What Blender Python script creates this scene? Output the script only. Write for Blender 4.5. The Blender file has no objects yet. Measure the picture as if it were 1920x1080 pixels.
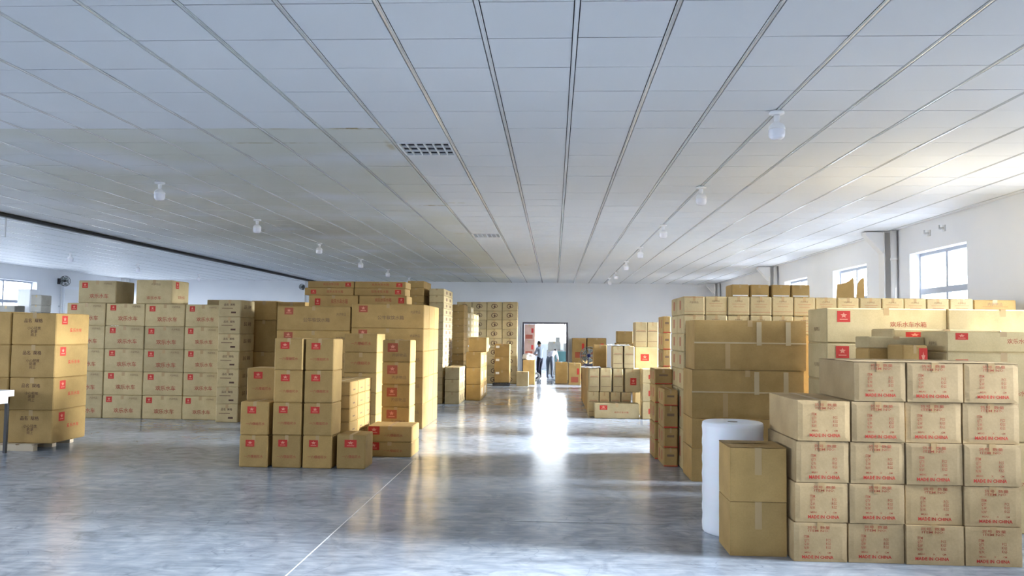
import bpy, bmesh, math, random
from mathutils import Matrix, Vector, noise
random.seed(11)
R = math.radians
scene = bpy.context.scene
COL = scene.collection

# ------------------------------------------------------------------ camera
def camera():
    yaw, pitch, roll = 0.0520610, 0.0544463, 0.0121155
    cy, sy, cp, sp = math.cos(yaw), math.sin(yaw), math.cos(pitch), math.sin(pitch)
    f = Vector((-sy*cp, cy*cp, sp)); r = Vector((cy, sy, 0)); u = r.cross(f)
    c, s = math.cos(roll), math.sin(roll)
    r2 = c*r + s*u; u2 = -s*r + c*u
    cam = bpy.data.cameras.new('camera'); cam.sensor_width = 36; cam.lens = 28.799
    cam.clip_start = .05; cam.clip_end = 300
    o = bpy.data.objects.new('camera', cam); COL.objects.link(o)
    m = Matrix((r2, u2, -f)).transposed().to_4x4(); m.translation = (0, 0, 1.8)
    o.matrix_world = m
    scene.camera = o
camera()

# ------------------------------------------------------------------ world, exposure
SKY = 8.0
w = bpy.data.worlds.new('overcast_sky'); scene.world = w; w.use_nodes = True
bg = w.node_tree.nodes['Background']
bg.inputs['Color'].default_value = (0.92, 0.957, 1.0, 1); bg.inputs['Strength'].default_value = SKY
vs = scene.view_settings
vs.view_transform = 'Standard'; vs.look = 'None'; vs.gamma = 1; vs.use_curve_mapping = False
vs.exposure = 1.68
scene.cycles.max_bounces = 6; scene.cycles.diffuse_bounces = 4; scene.cycles.glossy_bounces = 3; scene.cycles.transparent_max_bounces = 12
scene.cycles.sample_clamp_indirect = 8; scene.cycles.use_adaptive_sampling = True; scene.cycles.adaptive_threshold = .08; scene.cycles.adaptive_min_samples = 16
sun = bpy.data.lights.new('hazy_sun', 'SUN'); sun.energy = 30.0; sun.angle = R(27); sun.color = (.96, .985, 1.0)
so = bpy.data.objects.new('hazy_sun', sun); COL.objects.link(so); so.location = (30, -8, 20)
_el, _az = R(14), R(-3)                      # light travels to -X, a little to +Y, and down
so.rotation_euler = Vector((-math.cos(_el)*math.cos(_az), math.cos(_el)*math.sin(_az), -math.sin(_el))).to_track_quat('-Z', 'Y').to_euler()
CEIL = 3.755; XR = 6.25; XL = -17.0; YB = 31.9; YF = -5.0; WT = .24
Y2 = 41.5                                    # far wall of the room behind the back door

def portal(x, y, z, sx, sy, rot):
    l = bpy.data.lights.new('daylight_opening', 'AREA'); l.shape = 'RECTANGLE'; l.size = sx; l.size_y = sy
    l.cycles.is_portal = True
    o = bpy.data.objects.new('daylight_opening', l); COL.objects.link(o)
    o.location = (x, y, z); o.rotation_euler = rot

# ------------------------------------------------------------------ materials
M = {}
def mat(name, color, rough=.6, spec=.4, metal=0, build=None, trans=None):
    m = bpy.data.materials.new(name); m.use_nodes = True
    nt = m.node_tree; b = nt.nodes['Principled BSDF']
    b.inputs['Base Color'].default_value = (*color, 1); b.inputs['Roughness'].default_value = rough
    b.inputs['Specular IOR Level'].default_value = spec; b.inputs['Metallic'].default_value = metal
    if build: build(nt, b)
    M[name] = m
    return m
def N(nt, t, **kw):
    n = nt.nodes.new(t)
    for k, v in kw.items():
        if k[0] == '_': setattr(n, k[1:], v)
        else: n.inputs[k.replace('__', ' ')].default_value = v
    return n
def ramp(nt, fac, pts):
    r = nt.nodes.new('ShaderNodeValToRGB'); e = r.color_ramp.elements
    e[0].position, e[0].color = pts[0][0], (*pts[0][1], 1); e[1].position, e[1].color = pts[-1][0], (*pts[-1][1], 1)
    for p, c in pts[1:-1]:
        q = e.new(p); q.color = (*c, 1)
    nt.links.new(fac, r.inputs[0]); return r
def mix(nt, fac, a, b, mode='MIX'):
    m = nt.nodes.new('ShaderNodeMix'); m.data_type = 'RGBA'; m.blend_type = mode
    for v, i in ((fac, 0), (a, 6), (b, 7)):
        if hasattr(v, 'is_linked') or hasattr(v, 'links'): nt.links.new(v, m.inputs[i])
        else: m.inputs[i].default_value = v if i == 0 else (*v, 1)
    return m.outputs[2]
def kraft(c):
    def f(nt, b):
        oi = nt.nodes.new('ShaderNodeObjectInfo'); tc = nt.nodes.new('ShaderNodeTexCoord')
        r = ramp(nt, oi.outputs['Random'], [(0, tuple(x*.86 for x in c)), (.5, c), (1, (min(1, c[0]*1.1), c[1]*1.09, c[2]*1.06))])
        n1 = N(nt, 'ShaderNodeTexNoise', Scale=4.0, Detail=3.0); n2 = N(nt, 'ShaderNodeTexNoise', Scale=70.0, Detail=2.0)
        nt.links.new(tc.outputs['Object'], n1.inputs['Vector']); nt.links.new(tc.outputs['Object'], n2.inputs['Vector'])
        a = ramp(nt, n1.outputs[0], [(.3, (.86, .85, .82)), (.65, (1.04, 1.04, 1.04))])
        a2 = ramp(nt, n2.outputs[0], [(.25, (.93, .93, .92)), (.7, (1.03, 1.03, 1.03))])
        o = mix(nt, 1.0, r.outputs[0], a.outputs[0], 'MULTIPLY'); o = mix(nt, 1.0, o, a2.outputs[0], 'MULTIPLY')
        nt.links.new(o, b.inputs['Base Color'])
        bp = N(nt, 'ShaderNodeBump', Strength=.12, Distance=.004)
        nt.links.new(n1.outputs[0], bp.inputs['Height']); nt.links.new(bp.outputs[0], b.inputs['Normal'])
    return f
mat('kraft_tan', (.50, .35, .18), .72, .25, build=kraft((.42, .275, .105)))
mat('kraft_buff', (.55, .45, .30), .72, .25, build=kraft((.50, .40, .225)))
mat('kraft_export', (.47, .36, .22), .72, .25, build=kraft((.44, .325, .18)))
mat('kraft_grey', (.36, .35, .31), .75, .2, build=kraft((.36, .35, .32)))
mat('kraft_pink', (.55, .33, .25), .75, .2, build=kraft((.55, .34, .26)))
mat('white_foam', (.82, .85, .9), .55, .3)
mat('packing_tape', (.42, .29, .14), .35, .4)
mat('clear_tape', (.50, .40, .25), .25, .5)
mat('red_ink', (.50, .045, .035), .7, .2)
mat('pale_ink', (.66, .28, .20), .7, .2)
mat('faded_red_ink', (.36, .095, .055), .75, .2)
mat('dark_ink', (.10, .055, .04), .75, .2)
mat('grey_ink', (.20, .13, .08), .75, .2)
mat('label_paper', (.8, .78, .74), .6, .3)
mat('white_paint', (.80, .82, .84), .55, .35)
mat('window_frame_paint', (.80, .83, .88), .4, .4)
mat('window_aluminium', (.36, .40, .48), .4, .5)
mat('steel_column_paint', (.74, .74, .74), .5, .35)
mat('dark_steel', (.035, .037, .042), .45, .5)
mat('door_steel', (.16, .15, .18), .45, .5)
mat('galvanised', (.62, .64, .66), .35, .5, .5)
mat('bulb_plastic', (.90, .90, .92), .3, .5)
mat('bulb_diffuser', (.90, .90, .97), .2, .5)
mat('vent_dark', (.05, .055, .065), .8, .2)
mat('black_plastic', (.02, .02, .025), .4, .5)
mat('blue_plastic', (.03, .05, .25), .4, .5)
mat('fan_blade', (.22, .27, .27), .3, .5)
mat('pallet_wood', (.55, .47, .35), .75, .2)
mat('plastic_film', (.78, .80, .84), .2, .5)
mat('teal_plastic', (.10, .24, .24), .4, .5)
mat('sack_grey', (.22, .19, .18), .8, .2)
mat('skin', (.42, .24, .16), .55, .4)
mat('hair', (.02, .017, .015), .5, .4)
mat('shirt_blue', (.36, .42, .52), .85, .2)
mat('shirt_white', (.70, .68, .70), .85, .2)
mat('trousers_dark', (.03, .03, .05), .85, .2)
mat('trousers_grey', (.16, .18, .22), .85, .2)
mat('shoe', (.03, .02, .03), .6, .3)
mat('asphalt', (.13, .133, .14), .9, .1)

def glass(nt, b):
    out = nt.nodes['Material Output']
    t = nt.nodes.new('ShaderNodeBsdfTransparent'); g = nt.nodes.new('ShaderNodeBsdfGlossy'); g.inputs['Roughness'].default_value = .03
    t.inputs[0].default_value = (.97, .985, 1, 1)
    mx = nt.nodes.new('ShaderNodeMixShader'); mx.inputs[0].default_value = .05
    nt.links.new(t.outputs[0], mx.inputs[1]); nt.links.new(g.outputs[0], mx.inputs[2])
    nt.links.new(mx.outputs[0], out.inputs['Surface'])
mat('window_glass', (.9, .95, 1), build=glass)

def wallpaint(nt, b):
    g = nt.nodes.new('ShaderNodeNewGeometry')
    n = N(nt, 'ShaderNodeTexNoise', Scale=.6, Detail=5.0); nt.links.new(g.outputs['Position'], n.inputs['Vector'])
    r = ramp(nt, n.outputs[0], [(.3, (.72, .745, .79)), (.7, (.80, .82, .85))]); nt.links.new(r.outputs[0], b.inputs['Base Color'])
    n2 = N(nt, 'ShaderNodeTexNoise', Scale=25.0, Detail=3.0); nt.links.new(g.outputs['Position'], n2.inputs['Vector'])
    bp = N(nt, 'ShaderNodeBump', Strength=.08, Distance=.01); nt.links.new(n2.outputs[0], bp.inputs['Height']); nt.links.new(bp.outputs[0], b.inputs['Normal'])
mat('wall_paint', (.78, .80, .84), .6, .3, build=wallpaint)

def tilepaint(nt, b):
    g = nt.nodes.new('ShaderNodeNewGeometry'); sep = nt.nodes.new('ShaderNodeSeparateXYZ'); nt.links.new(g.outputs['Position'], sep.inputs[0])
    n = N(nt, 'ShaderNodeTexNoise', Scale=.35, Detail=3.0); nt.links.new(g.outputs['Position'], n.inputs['Vector'])
    base = ramp(nt, n.outputs[0], [(.3, (.75, .77, .80)), (.7, (.81, .825, .845))]).outputs[0]
    # old yellowed tiles: a patch whose edges follow the tile rows
    def smooth(sock, a, c):
        m = nt.nodes.new('ShaderNodeMapRange'); m.interpolation_type = 'SMOOTHSTEP'; m.clamp = True
        m.inputs[1].default_value = a; m.inputs[2].default_value = c; nt.links.new(sock, m.inputs[0]); return m.outputs[0]
    def mul(a, c):
        m = nt.nodes.new('ShaderNodeMath'); m.operation = 'MULTIPLY'; nt.links.new(a, m.inputs[0])
        if hasattr(c, 'links'): nt.links.new(c, m.inputs[1])
        else: m.inputs[1].default_value = c
        return m.outputs[0]
    mask = mul(mul(smooth(sep.outputs[1], 7.74, 7.76), smooth(sep.outputs[0], -1.62, -1.75)), smooth(sep.outputs[0], -9.4, -6.0))
    n3 = N(nt, 'ShaderNodeTexNoise', Scale=.5, Detail=2.0); nt.links.new(g.outputs['Position'], n3.inputs['Vector'])
    mask = mul(mask, smooth(n3.outputs[0], .25, .55))
    base = mix(nt, mask, base, (.69, .69, .62))
    # leak stains along joints
    nn = N(nt, 'ShaderNodeTexNoise', Scale=9.0, Detail=2.0); nt.links.new(g.outputs['Position'], nn.inputs['Vector']); nsm = smooth(nn.outputs[0], .35, .6)
    for (x, y, rx, ry, k) in ((-1.95, 7.76, .32, .05, .9), (-2.75, 7.76, .3, .03, .5), (-3.1, 8.36, .9, .02, .7), (-1.9, 12.55, .3, .06, .8), (-1.5, 12.3, .25, .05, .6), (-1.9, 16.15, .35, .06, .8), (-4.3, 7.77, .9, .02, .45), (-1.0, 23.6, .5, .15, .5), (-1.75, 8.5, .06, .3, .5)):
        v = N(nt, 'ShaderNodeVectorMath', _operation='SUBTRACT'); nt.links.new(g.outputs['Position'], v.inputs[0]); v.inputs[1].default_value = (x, y, CEIL)
        v2 = N(nt, 'ShaderNodeVectorMath', _operation='DIVIDE'); nt.links.new(v.outputs[0], v2.inputs[0]); v2.inputs[1].default_value = (rx, ry, 1)
        v3 = N(nt, 'ShaderNodeVectorMath', _operation='LENGTH'); nt.links.new(v2.outputs[0], v3.inputs[0])
        f = mul(mul(smooth(v3.outputs['Value'], 1.0, .2), nsm), k)
        base = mix(nt, f, base, (.42, .31, .10))
    nt.links.new(base, b.inputs['Base Color'])
mat('ceiling_tile', (.72, .74, .76), .55, .22, build=tilepaint)
mat('ceiling_grid', (.74, .76, .78), .2, .6, .2)
mat('ceiling_void', (.05, .052, .06), .9, .1)

def concrete(nt, b):
    g = nt.nodes.new('ShaderNodeNewGeometry')
    mp = nt.nodes.new('ShaderNodeMapping'); nt.links.new(g.outputs['Position'], mp.inputs[0]); mp.inputs['Rotation'].default_value = (0, 0, .4)
    n1 = N(nt, 'ShaderNodeTexNoise', Scale=.5, Detail=4.0, Roughness=.62); nt.links.new(mp.outputs[0], n1.inputs['Vector'])
    n2 = N(nt, 'ShaderNodeTexNoise', Scale=3.0, Detail=4.0, Roughness=.6, Distortion=1.2); nt.links.new(mp.outputs[0], n2.inputs['Vector'])
    mp2 = nt.nodes.new('ShaderNodeMapping'); nt.links.new(g.outputs['Position'], mp2.inputs[0]); mp2.inputs['Scale'].default_value = (1.2, 6.0, 1); mp2.inputs['Rotation'].default_value = (0, 0, -.25)
    n3 = N(nt, 'ShaderNodeTexNoise', Scale=1.5, Detail=3.0, Roughness=.6, Distortion=1.6); nt.links.new(mp2.outputs[0], n3.inputs['Vector'])
    c1 = ramp(nt, n1.outputs[0], [(.3, (.25, .295, .37)), (.5, (.31, .36, .435)), (.72, (.38, .43, .50))])
    c2 = ramp(nt, n2.outputs[0], [(.32, (.74, .75, .77)), (.5, (1, 1, 1)), (.68, (1.2, 1.19, 1.17))])
    c3 = ramp(nt, n3.outputs[0], [(.34, (.84, .85, .86)), (.5, (1, 1, 1)), (.66, (1.20, 1.19, 1.17))])
    o = mix(nt, 1.0, c1.outputs[0], c2.outputs[0], 'MULTIPLY'); o = mix(nt, 1.0, o, c3.outputs[0], 'MULTIPLY')
    # drag scuffs: thin warped lines
    wv = N(nt, 'ShaderNodeTexVoronoi', Scale=1.6, _feature='DISTANCE_TO_EDGE'); 
    nz = N(nt, 'ShaderNodeTexNoise', Scale=1.3, Detail=3.0); nt.links.new(g.outputs['Position'], nz.inputs['Vector'])
    av = N(nt, 'ShaderNodeVectorMath', _operation='MULTIPLY_ADD'); nt.links.new(nz.outputs[1], av.inputs[0]); av.inputs[1].default_value = (1.6, 1.6, 0); nt.links.new(g.outputs['Position'], av.inputs[2])
    nt.links.new(av.outputs[0], wv.inputs['Vector'])
    sc = ramp(nt, wv.outputs['Distance'], [(0.0, (.55, .57, .60)), (.02, (1, 1, 1))])
    mk = N(nt, 'ShaderNodeTexNoise', Scale=2.3, Detail=2.0); nt.links.new(mp.outputs[0], mk.inputs['Vector'])
    mr = nt.nodes.new('ShaderNodeMapRange'); mr.inputs[1].default_value = .49; mr.inputs[2].default_value = .6; mr.inputs[3].default_value = 0; mr.inputs[4].default_value = .55; nt.links.new(mk.outputs[0], mr.inputs[0])
    o = mix(nt, mr.outputs[0], o, mix(nt, 1.0, o, sc.outputs[0], 'MULTIPLY'))
    nt.links.new(o, b.inputs['Base Color'])
    rr = nt.nodes.new('ShaderNodeMapRange'); rr.inputs[1].default_value = .3; rr.inputs[2].default_value = .7; rr.inputs[3].default_value = .13; rr.inputs[4].default_value = .26
    nt.links.new(n1.outputs[0], rr.inputs[0]); nt.links.new(rr.outputs[0], b.inputs['Roughness'])
    bp = N(nt, 'ShaderNodeBump', Strength=.10, Distance=.003); nt.links.new(n2.outputs[0], bp.inputs['Height']); nt.links.new(bp.outputs[0], b.inputs['Normal'])
mat('polished_concrete', (.2, .23, .27), .25, .45, build=concrete)
mat('joint_filler', (.62, .64, .68), .6, .3)
mat('joint_dark', (.12, .14, .17), .7, .3)
def foamroll(nt, b):
    tc = nt.nodes.new('ShaderNodeTexCoord'); n = N(nt, 'ShaderNodeTexNoise', Scale=14.0, Detail=4.0); nt.links.new(tc.outputs['Object'], n.inputs['Vector'])
    bp = N(nt, 'ShaderNodeBump', Strength=.15, Distance=.006); nt.links.new(n.outputs[0], bp.inputs['Height']); nt.links.new(bp.outputs[0], b.inputs['Normal'])
    b.inputs['Subsurface Weight'].default_value = .15
mat('foam_roll', (.80, .84, .92), .45, .4, build=foamroll)

# ------------------------------------------------------------------ mesh helpers
class MB:
    def __init__(s): s.v = []; s.f = []; s.m = []
    def face(s, pts, mi=0):
        i = len(s.v); s.v += [tuple(p) for p in pts]; s.f.append(list(range(i, i+len(pts)))); s.m.append(mi)
    def box(s, x0, x1, y0, y1, z0, z1, mi=0, M4=None):
        p = [(x0,y0,z0),(x1,y0,z0),(x1,y1,z0),(x0,y1,z0),(x0,y0,z1),(x1,y0,z1),(x1,y1,z1),(x0,y1,z1)]
        if M4 is not None: p = [tuple(M4 @ Vector(q)) for q in p]
        i = len(s.v); s.v += p
        for q in ((0,3,2,1),(4,5,6,7),(0,1,5,4),(1,2,6,5),(2,3,7,6),(3,0,4,7)):
            s.f.append([i+k for k in q]); s.m.append(mi)
    def lathe(s, prof, n=20, c=(0,0,0), mi=0, M4=None, smooth=True):
        i = len(s.v)
        for r, z in prof:
            for k in range(n):
                a = 2*math.pi*k/n; p = Vector((c[0]+r*math.cos(a), c[1]+r*math.sin(a), c[2]+z))
                s.v.append(tuple(M4 @ p if M4 is not None else p))
        for j in range(len(prof)-1):
            for k in range(n):
                a, b = i+j*n+k, i+j*n+(k+1) % n
                s.f.append([a, b, b+n, a+n]); s.m.append(mi)
        s.f.append([i+k for k in range(n)][::-1]); s.m.append(mi)
        t = i+(len(prof)-1)*n; s.f.append([t+k for k in range(n)]); s.m.append(mi)
    def tube(s, a, b, r, n=10, mi=0):
        a, b = Vector(a), Vector(b); d = (b-a); q = d.to_track_quat('Z', 'Y').to_matrix().to_4x4(); q.translation = a
        s.lathe([(r, 0), (r, d.length)], n, mi=mi, M4=q)
    def torus(s, c, R_, r, n=32, k=8, M4=None, mi=0):
        i = len(s.v)
        for a in range(n):
            t = 2*math.pi*a/n
            for b in range(k):
                u = 2*math.pi*b/k; p = Vector((c[0]+(R_+r*math.cos(u))*math.cos(t), c[1]+(R_+r*math.cos(u))*math.sin(t), c[2]+r*math.sin(u)))
                s.v.append(tuple(M4 @ p if M4 is not None else p))
        for a in range(n):
            for b in range(k):
                s.f.append([i+a*k+b, i+((a+1) % n)*k+b, i+((a+1) % n)*k+(b+1) % k, i+a*k+(b+1) % k]); s.m.append(mi)
    def mesh(s, name, mats, smooth=False):
        me = bpy.data.meshes.new(name); me.from_pydata(s.v, [], s.f)
        for m in ([mats] if isinstance(mats, str) else mats): me.materials.append(M[m])
        me.polygons.foreach_set('material_index', s.m)
        if smooth: me.polygons.foreach_set('use_smooth', [len(f) == 4 for f in s.f])
        me.update(); return me
    def build(s, name, mats, parent=None, loc=(0,0,0), rot=(0,0,0), smooth=False):
        return obj(name, s.mesh(name, mats, smooth), parent, loc, rot)
def obj(name, me, parent=None, loc=(0,0,0), rot=(0,0,0), scale=None):
    o = bpy.data.objects.new(name, me); COL.objects.link(o); o.location = loc; o.rotation_euler = rot
    if scale: o.scale = scale
    if parent: o.parent = parent
    return o
def tag(o, label, cat, group=None):
    o['label'] = label; o['category'] = cat
    if group: o['group'] = group
    return o
def struct(o): o['kind'] = 'structure'; return o
def empty(name, loc, rz=0):
    return obj(name, None, None, loc, (0, 0, rz))

# ------------------------------------------------------------------ room shell
b = MB(); b.box(XL-WT, XR+WT, YF-WT, YB, -.2, 0); b.box(-6.5, 6.5, YB, Y2+WT, -.2, 0)
floor = struct(b.build('floor', 'polished_concrete'))
g = MB(); g.box(-90, 90, -60, 110, -.6, -.25); struct(g.build('ground', 'asphalt'))
j = MB(); j.box(-1.9555, -1.9445, -4, 11.72, 0, .0012); struct(j.build('trim_1', 'joint_filler'))
j = MB(); j.box(-.5, 1.1, 7.93, 7.94, 0, .001); struct(j.build('trim_2', 'joint_dark'))

WZ0, WZ1, WM = 1.5, 3.27, 2.6
WIN_R = [4.74, 8.74, 12.74, 16.74, 20.62, 27.0]
WIN_L = [.5, 3.8, 7.1, 10.4, 13.7, 17.0, 20.2, 23.26, 28.95]; WL = 2.8  # the unseen ones are added and widened to brighten the left bay
def side_wall(name, x0, x1, ylo, yhi, wins, wl=2.0, z1=CEIL+.1):
    b = MB(); b.box(x0, x1, ylo, yhi, 0, WZ0); b.box(x0, x1, ylo, yhi, WZ1, z1)
    e = ylo
    for y in wins: b.box(x0, x1, e, y, WZ0, WZ1); e = y+wl
    b.box(x0, x1, e, yhi, WZ0, WZ1)
    return struct(b.build(name, 'wall_paint'))
side_wall('wall_right', XR, XR+WT, YF-WT, YB+WT, WIN_R)
side_wall('wall_left', XL-WT, XL, YF-WT, YB+WT, WIN_L, WL)
wn = [0]
def window(y0, x_in, side, wl=2.0):
    """side +1: right wall (room towards -X). A slim white frame set deep in the reveal, two lights over two."""
    wn[0] += 1
    xo = x_in + side*(WT-.07); a, c = sorted((xo, xo+side*.06))
    f = MB(); t = .05
    f.box(a, c, y0, y0+wl, WZ0, WZ0+t); f.box(a, c, y0, y0+wl, WZ1-t, WZ1); f.box(a, c, y0, y0+t, WZ0+t, WZ1-t); f.box(a, c, y0+wl-t, y0+wl, WZ0+t, WZ1-t)
    o = struct(f.build('window_%d' % wn[0], 'window_aluminium'))
    m = MB(); m.box(a-.005, c+.005, y0+t, y0+wl-t, WM-.05, WM+.05); m.build('transom', 'window_aluminium', o)
    for z0, z1 in ((WZ0+t, WM-.05), (WM+.05, WZ1-t)):
        m = MB(); m.box(a, c, y0+wl/2-.035, y0+wl/2+.035, z0, z1); m.build('mullion', 'window_aluminium', o)
        for p0, p1 in ((y0+t, y0+wl/2-.035), (y0+wl/2+.035, y0+wl-t)):
            m = MB(); xm = (a+c)/2; m.box(xm-.003, xm+.003, p0, p1, z0, z1); m.build('pane', 'window_glass', o)
    s = MB(); a, c = sorted((x_in-side*.03, xo)); s.box(a, c, y0, y0+wl, WZ0-.03, WZ0-.001) ; s.build('window_sill', 'white_paint', o)
    portal(x_in+side*(WT+.02), y0+wl/2, (WZ0+WZ1)/2, WZ1-WZ0, wl, (0, R(90)*side, 0))
for y in WIN_R: window(y, XR, 1)
for y in WIN_L: window(y, XL, -1, WL)
# front wall behind the photographer, with unseen high windows added to light the room
WIN_F = [-11.0, -3.0]
b = MB(); b.box(XL-WT, XR+WT, YF-WT, YF, 0, WZ0); b.box(XL-WT, XR+WT, YF-WT, YF, WZ1, CEIL+.1); e = XL-WT
for x in WIN_F: b.box(e, x, YF-WT, YF, WZ0, WZ1); e = x+2.0
b.box(e, XR+WT, YF-WT, YF, WZ0, WZ1); struct(b.build('wall_front', 'wall_paint'))
for x in WIN_F:
    wn[0] += 1; f = MB(); t = .05; y0, y1 = YF-.2, YF-.14
    f.box(x, x+2, y0, y1, WZ0, WZ0+t); f.box(x, x+2, y0, y1, WZ1-t, WZ1); f.box(x, x+t, y0, y1, WZ0+t, WZ1-t); f.box(x+2-t, x+2, y0, y1, WZ0+t, WZ1-t); f.box(x+.98, x+1.02, y0, y1, WZ0+t, WZ1-t)
    o = struct(f.build('window_%d' % wn[0], 'window_frame_paint'))
    for p0, p1 in ((x+t, x+.98), (x+1.02, x+2-t)):
        p = MB(); p.box(p0, p1, y0+.027, y0+.033, WZ0+t, WZ1-t); p.build('pane', 'window_glass', o)
    portal(x+1, YF-WT-.02, (WZ0+WZ1)/2, 2.0, WZ1-WZ0, (R(90), 0, 0))
# back wall with the doorway
DX0, DX1, DZ = -1.23, .53, 2.22
b = MB(); b.box(XL-WT, DX0, YB, YB+WT, 0, CEIL+.1); b.box(DX1, XR+WT, YB, YB+WT, 0, CEIL+.1); b.box(DX0, DX1, YB, YB+WT, DZ, CEIL+.1)
struct(b.build('wall_back', 'wall_paint'))
d = MB(); d.box(DX0, DX0+.07, YB-.03, YB+WT+.02, 0, DZ); d.box(DX1-.07, DX1, YB-.03, YB+WT+.02, 0, DZ); d.box(DX0+.07, DX1-.07, YB-.03, YB+WT+.02, DZ-.07, DZ)
dr = struct(d.build('door_1', 'door_steel'))
d = MB(); d.box(DX0-.16, DX0-.09, YB-.06, YB-.01, .05, 2.1); d.box(DX0-.07, DX0-.015, YB-.05, YB-.01, .05, 2.2); d.build('door_trim', 'window_frame_paint', dr)
d = MB(); d.box(DX1+.02, DX1+.06, YB-.05, YB-.01, .2, 1.75); d.build('door_trim', 'window_frame_paint', dr)
# the room behind the doorway
b = MB(); b.box(-6.5-WT, -6.5, YB+WT, Y2+WT, 0, CEIL+.1); struct(b.build('wall_side', 'wall_paint'))
side_wall('wall_side', 6.5, 6.5+WT, YB+WT, Y2+WT, [33.5, 37.0])
for y in (33.5, 37.0): window(y, 6.5, 1)
FX0, FX1, FZ0, FZ1 = -.95, 3.4, 1.25, 3.2
b = MB(); b.box(-6.5-WT, FX0, Y2, Y2+WT, 0, CEIL+.1); b.box(FX1, 6.5+WT, Y2, Y2+WT, 0, CEIL+.1); b.box(FX0, FX1, Y2, Y2+WT, 0, FZ0); b.box(FX0, FX1, Y2, Y2+WT, FZ1, CEIL+.1)
struct(b.build('wall_far', 'wall_paint'))
wn[0] += 1; f = MB()
for x in (FX0, FX1-.06): f.box(x, x+.06, Y2+.1, Y2+.16, FZ0, FZ1)
f.box(FX0+.06, FX1-.06, Y2+.1, Y2+.16, FZ0, FZ0+.06); f.box(FX0+.06, FX1-.06, Y2+.1, Y2+.16, FZ1-.06, FZ1)
o = struct(f.build('window_%d' % wn[0], 'window_frame_paint'))
for k in range(3):
    xa = FX0+.06+(FX1-FX0-.12)*k/3; xb = FX0+.06+(FX1-FX0-.12)*(k+1)/3
    p = MB(); p.box(xa+.02, xb-.02, Y2+.127, Y2+.133, FZ0+.06, FZ1-.06); p.build('pane', 'window_glass', o)
    if k: p = MB(); p.box(xa-.02, xa+.02, Y2+.1, Y2+.16, FZ0+.06, FZ1-.06); p.build('mullion', 'window_frame_paint', o)
portal((FX0+FX1)/2, Y2+WT+.02, (FZ0+FZ1)/2, FX1-FX0, FZ1-FZ0, (R(-90), 0, 0))

# ceiling: a dark void board above, real tiles, long rails
b = MB(); b.box(XL-WT, XR+WT, YF-WT, YB+WT, CEIL+.035, CEIL+.1)
ceiling = struct(b.build('ceiling', 'ceiling_void'))
b = MB(); b.box(-6.5-WT, 6.5+WT, YB+WT, Y2+WT, CEIL+.0, CEIL+.1); struct(b.build('ceiling', 'white_paint'))
PX, PY, T = .12, 4.747, .6
vents = [(-3, 6), (-3, 19)]
i0, i1 = math.ceil((XL-PX)/T), math.floor((XR-PX)/T)
j0, j1 = math.ceil((YF-PY)/T), math.floor((YB-PY)/T)
hw, hl = .279, .2955
tb = MB(); tb.box(-hw, hw, -hl, hl, 0, .014); tile_mesh = tb.mesh('ceiling_tile', 'ceiling_tile')
allt = []
for i in range(i0-1, i1+1):
    for jj in range(j0-1, j1+1):
        if (i, jj) in vents: continue
        x, y = PX+(i+.5)*T, PY+(jj+.5)*T
        a, c = max(x-hw, XL), min(x+hw, XR); e, f = max(y-hl, YF), min(y+hl, YB)
        if c-a < .05 or f-e < .05: continue
        full = (c-a > 2*hw-.01) and (f-e > 2*hl-.01)
        seen = y > 4.4 and -.70*y-.6 < x < .60*y+.6
        allt.append((not (seen and full), y*y+.3*x*x, x, y, a, c, e, f))
allt.sort()
rest = MB(); n = 0
for un, _, x, y, a, c, e, f in allt:
    if n < 300 and not un:
        obj('ceiling_tile', tile_mesh, ceiling, (x, y, CEIL+random.uniform(0, .0022)), (random.uniform(-.003, .003), random.uniform(-.003, .003), 0)); n += 1
    else:
        rest.box(a, c, e, f, CEIL+.0, CEIL+.014)
o = rest.build('ceiling_tile', 'ceiling_tile', ceiling); o['kind'] = 'stuff'
rb = MB(); rb.box(-.006, .006, YF, YB, -.004, .03); rb.box(-.014, .014, YF, YB, .002, .006); rail_mesh = rb.mesh('ceiling_rail', 'ceiling_grid')
for i in range(i0, i1+1):
    obj('ceiling_rail', rail_mesh, ceiling, (PX+i*T, 0, CEIL))
for i in range(j0, j1+1):
    pass

# dark beam that divides the bays, and its hanger
b = MB(); b.box(-9.53, -9.43, YF, YB, CEIL-.075, CEIL-.06); b.box(-9.485, -9.475, YF, YB, CEIL-.06, CEIL-.004); b.box(-9.53, -9.43, YF, YB, CEIL-.012, CEIL-.004)
tag(b.build('ceiling_beam', 'dark_steel'), 'thin black steel beam running along the ceiling at left', 'beam')
b = MB(); b.tube((-9.62, 13.8, 3.36), (-9.62, 13.8, CEIL), .016); b.lathe([(.04, 0), (.04, .015)], 12, (-9.62, 13.8, CEIL-.016)); 
tag(b.build('hanging_rod', 'galvanised'), 'thin grey rod hanging from the ceiling at far left', 'rod')

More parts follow.
